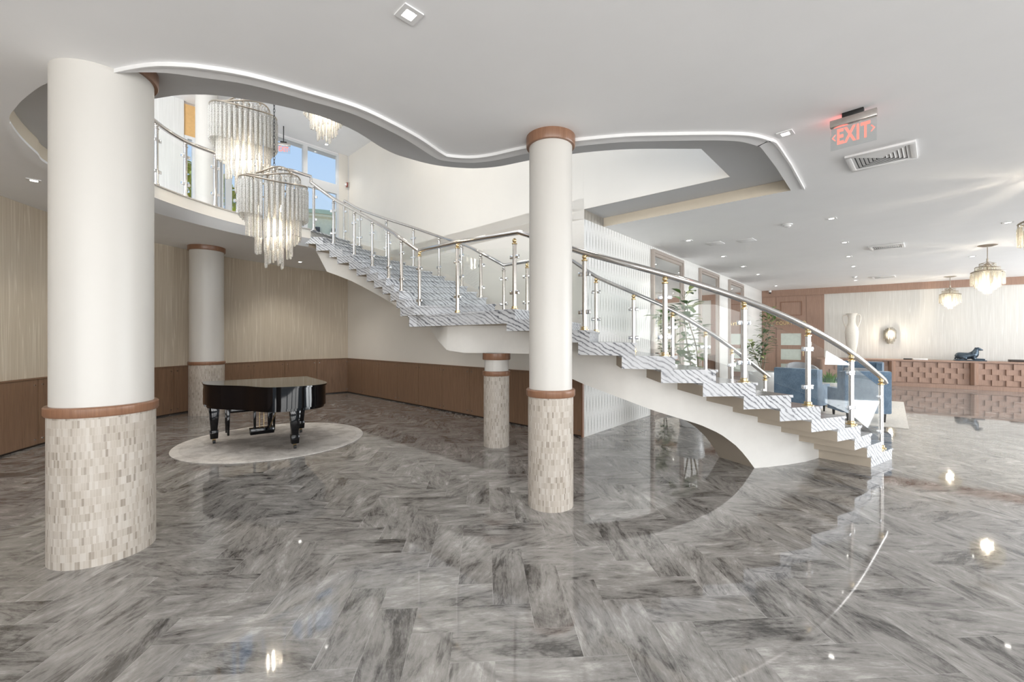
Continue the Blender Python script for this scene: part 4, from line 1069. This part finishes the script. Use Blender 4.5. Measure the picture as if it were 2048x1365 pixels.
for a, b in zip(pil, pil[1:]):
    mb = MB(); h = (HD-.05-.17)/4; n = 6
    for r in range(4):
        for k in range(-1, n+1):
            w = (b-a-.16)/n; x0 = a+.08+w*(k+(.5 if r % 2 else 0)); x1 = min(x0+w, b-.08); x0 = max(x0, a+.08)
            if x1-x0 < .02 or x0 < DA+.02 or x1 > DB: continue
            p, q = D0+DD*x0, D0+DD*x1; z0 = .15+h*r
            vs = [mb.v(v) for v in (p-DNo*.012+V(0, 0, z0), q-DNo*.055+V(0, 0, z0), q-DNo*.055+V(0, 0, z0+h), p-DNo*.012+V(0, 0, z0+h), q-DNo*.062+V(0, 0, z0), q-DNo*.062+V(0, 0, z0+h), p-DNo*.062+V(0, 0, z0), p-DNo*.062+V(0, 0, z0+h))]
            for qq in ((0, 1, 2, 3), (1, 4, 5, 2), (3, 2, 5, 7), (0, 6, 4, 1), (6, 7, 5, 4), (0, 3, 7, 6)): mb.face([vs[i] for i in qq])
    if len(mb.bm.faces): obj('weave_panel', mb, M_desk, desk, angle=20)
def on_desk(px, back_=.3): s_ = dpx(px); return D0+DD*s_-DNo*back_+V(0, 0, HD)
# amphora
va = PD(1703.5, 716, 15.75); ap = V(va.x, va.y, HD)
vs_ = thing('amphora_vase', 'tall cream two handled amphora standing at the left end of the reception desk', 'vase', ap)
mb = MB(); mb.lathe([(0, 0), (.13, 0), (.135, .03), (.105, .06), (.125, .20), (.165, .48), (.195, .78), (.205, .98), (.185, 1.12), (.13, 1.24), (.11, 1.34), (.115, 1.50), (.135, 1.60), (.17, 1.655), (.16, 1.665), (.11, 1.62), (.09, 1.5), (0, 1.48)], seg=48); obj('body', mb, M_vase, vs_, world=False)
for sg in (-1, 1):
    mb = MB(); d = DD*sg; mb.tube(catmull([d*.12+V(0, 0, 1.60), d*.22+V(0, 0, 1.60), d*.25+V(0, 0, 1.48), d*.22+V(0, 0, 1.30), d*.165+V(0, 0, 1.13)], 6), .025, 10); obj('handle', mb, M_vase, vs_, world=False)
# sconce
sc_ = isect(W0, WD, (1780-1024)/FPX)[0]; zs_ = 1.42
sco = thing('wall_sconce', 'lit crystal wall sconce on the pale striped reception wall', 'wall lamp', (sc_.x, sc_.y, zs_))
SM = Matrix((WD, WN, V(0, 0, 1))).transposed()
mb = MB(); mb.box(WN*.012+V(0, 0, .34), (.16, .024, .42), math.atan2(WD.y, WD.x), .004); obj('back_plate', mb, M_ringmetal, sco, world=False)
for r, zt, n, zb in ((.165, .52, 9, .20), (.12, .58, 7, .10), (.07, .62, 5, .02)):
    mb = MB(); mb.tube([SM@V(r*math.cos(PI*k/16), .02+r*.7*math.sin(PI*k/16), zt+.02*math.sin(PI*k/8)) for k in range(17)], .008, 6); obj('tier_ring', mb, M_ringmetal, sco, world=False)
    for k in range(n):
        a = PI*(k+.5)/n; q = SM@V(r*math.cos(a), .02+r*.7*math.sin(a), zt-.008); L = zt-zb-.02
        mb = MB(); mb.lathe([(0, 0), (.01, -.012), (.02, -.03), (.02, -L+.02), (0, -L)], q, 6); obj('crystal_strand', mb, M_crystal_lit, sco, world=False)
mb = MB(); mb.sphere(SM@V(0, .06, .36), .03); obj('bulb', mb, M_bulb, sco, world=False)
l = bpy.data.lights.new('sconce_light', 'POINT'); l.energy = 45; l.color = (1, .88, .70); l.shadow_soft_size = .05
o = bpy.data.objects.new('sconce_light', l); C.objects.link(o); o.location = sc_+SM@V(0, .16, zs_+.40)
# dog statue lying on a slab
dg = on_desk(1944, .30); dog = thing('dog_statue', 'dark reclining greyhound statue on the reception desk', 'statue', dg)
def dl(x, y, z): return DD*x*.69+DNo*y+V(0, 0, z*1.02)
mb = MB(); mb.box(V(0, 0, .015), (.72, .30, .03), math.atan2(DD.y, DD.x), .006); obj('plinth', mb, M_bronze, dog, world=False)
def limb(mb, path, rad, seg=12):
    pth = catmull([V(*p) for p in path], 5); n = len(pth)-1; m = len(rad)-1
    rr = [rad[min(int(i*m/n), m-1)]*(1-(i*m/n-min(int(i*m/n), m-1)))+rad[min(int(i*m/n), m-1)+1]*(i*m/n-min(int(i*m/n), m-1)) for i in range(n+1)]
    mb.tube([dl(p.x, p.y, p.z) for p in pth], rr, seg)
mb = MB()
limb(mb, [(-.46, 0, .10), (-.36, 0, .15), (-.2, 0, .155), (-.02, 0, .165), (.12, 0, .20), (.18, 0, .28), (.21, 0, .35), (.25, 0, .385)], [.055, .12, .115, .105, .125, .09, .062, .056])
limb(mb, [(.21, 0, .385), (.27, 0, .385), (.36, 0, .365), (.43, 0, .35)], [.045, .055, .035, .016])
for y in (-.05, .05): limb(mb, [(.24, y*.7, .41), (.20, y, .415), (.16, y*1.1, .39)], [.014, .02, .006], 8)
for y in (-.08, .08):
    limb(mb, [(.10, y, .15), (.14, y, .07), (.30, y, .055), (.47, y, .052)], [.06, .04, .028, .024], 10)
    limb(mb, [(-.40, y, .15), (-.26, y*1.2, .12), (-.16, y*1.3, .08), (-.30, y*1.35, .06), (-.12, y*1.3, .052)], [.07, .075, .05, .032, .024], 10)
limb(mb, [(-.48, 0, .09), (-.50, .06, .055), (-.40, .13, .045), (-.22, .145, .042)], [.025, .018, .014, .008], 8)
obj('greyhound_body', mb, M_bronze, dog, world=False)
# books and a pen tray
bk = on_desk(1842, .25); bt_ = thing('book', 'white book lying flat on the reception desk', 'book', bk)
mb = MB(); mb.box(V(0, 0, .022), (.36, .28, .044), math.atan2(DD.y, DD.x), .003); obj('pages', mb, M_paperw, bt_, world=False)
mb = MB(); mb.box(V(0, 0, .047), (.37, .29, .006), math.atan2(DD.y, DD.x)); obj('cover', mb, M_paperw, bt_, world=False)
mb = MB(); mb.box(DD*-.31+bk+V(0, 0, .02), (.22, .10, .04), math.atan2(DD.y, DD.x), .006); tag(obj('pen_case', mb, M_blackm), 'black case lying left against the white book on the desk', 'case')
tr = on_desk(2050, .28); mb = MB(); mb.box(tr+V(0, 0, .035), (.52, .3, .07), math.atan2(DD.y, DD.x), .008)
tag(obj('dark_tray', mb, plain('tray_brown', (.035, .022, .016), .4)), 'dark flat tray on the desk at the right edge of the photo', 'tray')

# ---------------------------------------------------------------- lounge
RUGZ = .012
mb = MB(); mb.prism([V(7.22, 7.73, 0), V(10.1, 10.96, 0), V(8.6, 12.3, 0), V(5.75, 9.05, 0)], .0, RUGZ); tag(obj('lounge_rug', mb, M_rug2), 'pale rectangular rug under the blue lounge chairs', 'rug')
def armchair(label, c, face, w=.82, d=.84, h=.98, arm=.62, round_=False):
    a = math.atan2(face[1], face[0])-PI/2          # local +y is the way the chair faces
    r = thing('armchair', label, 'armchair', (c[0], c[1], RUGZ), a, 'blue lounge armchairs')
    if not round_:
        mb = MB(); mb.box((0, -d/2+.08, (h+.17)/2), (w, .14, h-.17), 0, .03); obj('backrest', mb, M_denim, r, world=False)
        for sx_ in (-1, 1):
            mb = MB(); t = .11
            mb.prism([(sx_*(w/2-t), -d/2+.10), (sx_*w/2, -d/2+.10), (sx_*w/2, d/2-.03), (sx_*(w/2-t), d/2-.03)], .17, arm)
            mb.prism([(sx_*(w/2-t), -d/2+.10), (sx_*w/2, -d/2+.10), (sx_*w/2, -d/2+.30), (sx_*(w/2-t), -d/2+.30)], arm, h-.02)
            obj('armrest', mb, M_denim, r, world=False)
        mb = MB(); mb.box((0, .05, .25), (w-.2, d-.14, .16), 0, .02); obj('seat_base', mb, M_denim, r, world=False)
        mb = MB(); mb.box((0, .05, .39), (w-.24, d-.2, .13), 0, .035, seg=3); obj('seat_cushion', mb, M_grey, r, world=False)
        mb = MB(); mb.box((0, -d/2+.20, .66), (w-.26, .11, .44), 0, .035, seg=3); obj('back_cushion', mb, M_grey, r, world=False)
    else:
        mb = MB(); prof = []
        rows = []
        for k in range(25):
            an = PI*(1.0-.12)+(PI*1.24)*k/24; hh = h*.62+h*.38*(math.sin(PI*k/24))**.6
            rows.append([V(.40*math.cos(an), .40*math.sin(an), .16), V(.42*math.cos(an), .42*math.sin(an), hh), V(.36*math.cos(an), .36*math.sin(an), hh+.015), V(.31*math.cos(an), .31*math.sin(an), .2)])
        rows = [[mb.v(p) for p in q] for q in rows]
        for A, B in zip(rows, rows[1:]):
            for k in range(4): mb.face([A[k], A[(k+1) % 4], B[(k+1) % 4], B[k]])
        mb.face(rows[0]); mb.face(rows[-1]); obj('backrest', mb, M_grey, r, world=False)
        mb = MB(); mb.lathe([(0, .18), (.37, .18), (.39, .24), (.37, .40), (.3, .44), (0, .45)], seg=32); obj('seat_cushion', mb, M_grey, r, world=False)
    for x in (-1, 1):
        for y in (-1, 1):
            mb = MB(); q = (.7 if round_ else .92); mb.frustum((x*(w/2-.06)*q, y*(d/2-.07)*q, 0), (.025, .025), (.045, .045), .19, 0, .003); obj('leg', mb, M_blackm, r, world=False)
    return r
armchair('blue armchair turned away behind the lower steps, left of the green bowl plant', (6.58, 9.66), (.80, .60), .86, .80)
armchair('largest blue armchair seen from behind beside the last railing posts', (7.02, 8.62), (.22, .98), .80, .72, 1.0)
armchair('blue and grey armchair facing the camera beyond the largest blue one', (8.75, 10.75), (-.75, -.66), .9, .86, 1.05)
armchair('grey rounded tub chair behind the green bowl plant', (8.15, 11.9), (-.2, -1), .8, .8, .95, round_=True)
tb = thing('coffee_table', 'round stone coffee table among the blue armchairs', 'table', (7.75, 10.35, RUGZ))
mb = MB(); mb.lathe([(0, .40), (.42, .40), (.45, .415), (.45, .435), (.44, .445), (0, .445)], seg=48); obj('table_top', mb, M_wicker, tb, world=False)
mb = MB(); mb.lathe([(0, 0), (.27, 0), (.28, .02), (.16, .08), (.12, .22), (.16, .36), (.25, .40), (0, .40)], seg=32); obj('pedestal', mb, M_wicker, tb, world=False)
bw = thing('bowl_planter', 'white bowl of bright green grass like leaves on the coffee table', 'planter', (7.72, 10.35, RUGZ+.445))
mb = MB(); mb.lathe([(0, 0), (.10, 0), (.20, .06), (.24, .13), (.23, .135), (.19, .10), (0, .10)], seg=36); obj('bowl', mb, M_pot, bw, world=False)
mb = MB(); rr = random.Random(5)
for k in range(130):
    a = rr.uniform(0, 2*PI); r0 = rr.uniform(0, .17); h = rr.uniform(.10, .30); ln = rr.uniform(.02, .14)
    b = V(r0*math.cos(a), r0*math.sin(a), .10); s_ = V(-math.sin(a), math.cos(a), 0)*.011; m = b+V(math.cos(a), math.sin(a), 0)*ln*.4+V(0, 0, h*.65); t = b+V(math.cos(a), math.sin(a), 0)*ln+V(0, 0, h)
    v = [mb.v(b-s_), mb.v(b+s_), mb.v(m+s_*.9), mb.v(m-s_*.9), mb.v(t)]; mb.face([v[0], v[1], v[2], v[3]]); mb.face([v[3], v[2], v[4]])
g_ = obj('grass_leaves', mb, plain('grass_green', (.09, .22, .03), .45, var=.4, scale=30), bw, world=False)

# ---------------------------------------------------------------- pot plants
def leafshape(mb, p, d, up, L, W):
    d = d.normalized(); s_ = d.cross(up).normalized(); n = s_.cross(d).normalized()
    prof = [(0, .04), (.2, .62), (.45, 1.0), (.7, .82), (.9, .35), (1, .0)]
    prev = None
    for t, w in prof:
        c = p+d*L*t-n*L*.28*t*t
        if w > 0: cur = [mb.v(c-s_*W*w/2+n*W*.12*w), mb.v(c), mb.v(c+s_*W*w/2+n*W*.12*w)]
        else: cur = [mb.v(c)]
        if prev:
            if len(cur) == 3: mb.face([prev[0], prev[1], cur[1], cur[0]]); mb.face([prev[1], prev[2], cur[2], cur[1]])
            else: mb.face([prev[0], prev[1], cur[0]]); mb.face([prev[1], prev[2], cur[0]])
        prev = cur
def plant(label, c, potr, poth, stems, leafL, leafW, seed, nleaf, mats, potlabel=None):
    r = thing('pot_plant', label, 'plant', (c[0], c[1], 0), 0); rr = random.Random(seed)
    mb = MB(); mb.lathe([(0, 0), (potr*.62, 0), (potr*.70, .02), (potr*.93, poth*.6), (potr, poth-.02), (potr*.98, poth), (potr*.90, poth), (potr*.88, poth-.05), (0, poth-.05)], seg=48); obj('pot', mb, M_pot, r, world=False)
    mb = MB(); mb.lathe([(0, poth-.048), (potr*.87, poth-.048)], seg=32); obj('soil', mb, M_soil, r, world=False)
    A, B = MB(), MB()
    for i, st_ in enumerate(stems):
        pth = catmull([V(*q) for q in st_], 6); mb = MB(); mb.tube(pth, [.017-.011*k/(len(pth)-1) for k in range(len(pth))], 8); obj('stem', mb, M_bark, r, world=False)
        for k in range(nleaf):
            t = .28+.72*(k+rr.random())/nleaf; j = min(int(t*(len(pth)-1)), len(pth)-2); p = pth[j]; a = rr.uniform(0, 2*PI)
            d = V(math.cos(a), math.sin(a), rr.uniform(.1, 1.0)); tw = p+d.normalized()*rr.uniform(.05, .16)
            tgt = B if rr.random() < .35 else A
            s_ = d.cross(V(0, 0, 1)).normalized()*.004; v = [tgt.v(p-s_), tgt.v(p+s_), tgt.v(tw+s_), tgt.v(tw-s_)]; tgt.face(v)
            leafshape(tgt, tw, d+V(0, 0, rr.uniform(-.5, .2)), V(0, 0, 1), leafL*rr.uniform(.7, 1.2), leafW*rr.uniform(.8, 1.15))
    obj('leaves', A, mats[0], r, world=False, recalc=False); obj('pale_leaves', B, mats[1], r, world=False, recalc=False)
    return r
plant('rubber plant with big glossy leaves in a white pot before the nearest mirror', (3.36, 8.0), .25, .55,
      [[(0, 0, .5), (.03, .02, 1.0), (-.06, .03, 1.6), (-.12, .0, 2.1), (-.10, .02, 2.55)], [(.04, 0, .5), (.16, .05, 1.0), (.13, .06, 1.5), (-.02, .05, 2.0), (-.05, 0, 2.3)], [(-.03, .02, .5), (-.12, -.04, .9), (-.25, -.05, 1.35), (-.40, .0, 1.9), (-.52, 0, 2.05)]], (.23), .15, 11, 40, (M_leaf, M_leafpale))
plant('slender leafy tree in a large white pot beside the wood wall', (6.80, 11.5), .36, .76,
      [[(0, 0, .7), (.05, 0, 1.2), (.02, .02, 1.7), (.12, 0, 2.2), (.2, 0, 2.45)], [(0, .03, .7), (-.04, .05, 1.1), (.10, .0, 1.6), (.22, .05, 2.0), (.30, 0, 2.3)], [(-.03, 0, .7), (-.14, 0, 1.0), (-.24, 0, 1.25), (-.34, 0, 1.5)]], .17, .085, 23, 75, (M_leaf, M_leafpale))

# ---------------------------------------------------------------- outside the upper windows
def tree(label, c, h, cr, seed, mat, n=1500, ls=.26):
    r = thing('tree', label, 'tree', (c[0], c[1], 0), 0); rr = random.Random(seed)
    mb = MB(); mb.tube(catmull([V(0, 0, 0), V(.1, .05, h*.3), V(-.05, 0, h*.6), V(.05, .05, h*.85)], 5), [.16, .14, .12, .1, .08]+[.08]*20, 8); obj('trunk', mb, M_bark, r, world=False)
    mb = MB()
    for k in range(n):
        a = rr.uniform(0, 2*PI); zz = rr.uniform(-1, 1); q = (1-zz*zz)**.5*rr.random()**.35
        p = V(cr*q*math.cos(a), cr*q*math.sin(a), h*.72+zz*h*.30)
        d = V(rr.uniform(-1, 1), rr.uniform(-1, 1), rr.uniform(-1, .5)); leafshape(mb, p, d, V(.1, .2, 1), ls*rr.uniform(.7, 1.3), ls*.38)
    obj('foliage', mb, mat, r, world=False, recalc=False)
tp = PD(377, 395, 14.5); tree('yellow green tree outside the leftmost upper window', (tp.x, tp.y), 7.5, 1.15, 2, M_outleaf, 1800)
tp = PD(447, 400, 18); tree('yellow green tree outside the upper window left of the lowest chandelier', (tp.x, tp.y), 8.3, .85, 3, M_outleaf)
tp = PD(478, 405, 22); tree('darker tree outside the upper window beside the lowest chandelier', (tp.x, tp.y), 9.0, 1.1, 4, M_outleaf2)
bp_ = PD(646, 470, 30)
bd = thing('domed_building', 'cream building with an olive dome seen through the upper stair window', 'building', (bp_.x, bp_.y, 0))
mb = MB(); mb.lathe([(3.2, 0), (3.2, 9.3), (3.35, 9.4), (3.35, 9.55)], seg=40); obj('wall', mb, M_outwall, bd, world=False)
mb = MB(); mb.lathe([(3.4, 9.55), (3.0, 9.85), (2.2, 10.15), (1.1, 10.35), (0, 10.42)], seg=40); obj('dome', mb, M_dome, bd, world=False)
vw = V(-bp_.x, -bp_.y, 0).normalized(); vs2 = V(-vw.y, vw.x, 0)
for k, (o_, w) in enumerate(((-.35, .35), (.95, .9))):
    mb = MB(); mb.box(vw*3.1+vs2*o_*1.0+V(0, 0, 8.3), (w, .5, .8), math.atan2(vs2.y, vs2.x)); obj('window', mb, M_dark, bd, world=False)
mb = MB()
for k in range(15): mb.box(vw*3.8+vs2*(-2.4+k*.34)+V(0, 0, 7.3), (.05, .05, .8), 0)
for z in (6.9, 7.7): mb.box(vw*3.8+V(0, 0, z), (5.0, .07, .07), math.atan2(vs2.y, vs2.x))
obj('balustrade', mb, M_white, bd, world=False)
mb = MB(); mb.box(vw*3.5+V(0, 0, 6.8), (5.0, .9, .2), math.atan2(vs2.y, vs2.x)); obj('terrace', mb, M_white, bd, world=False)
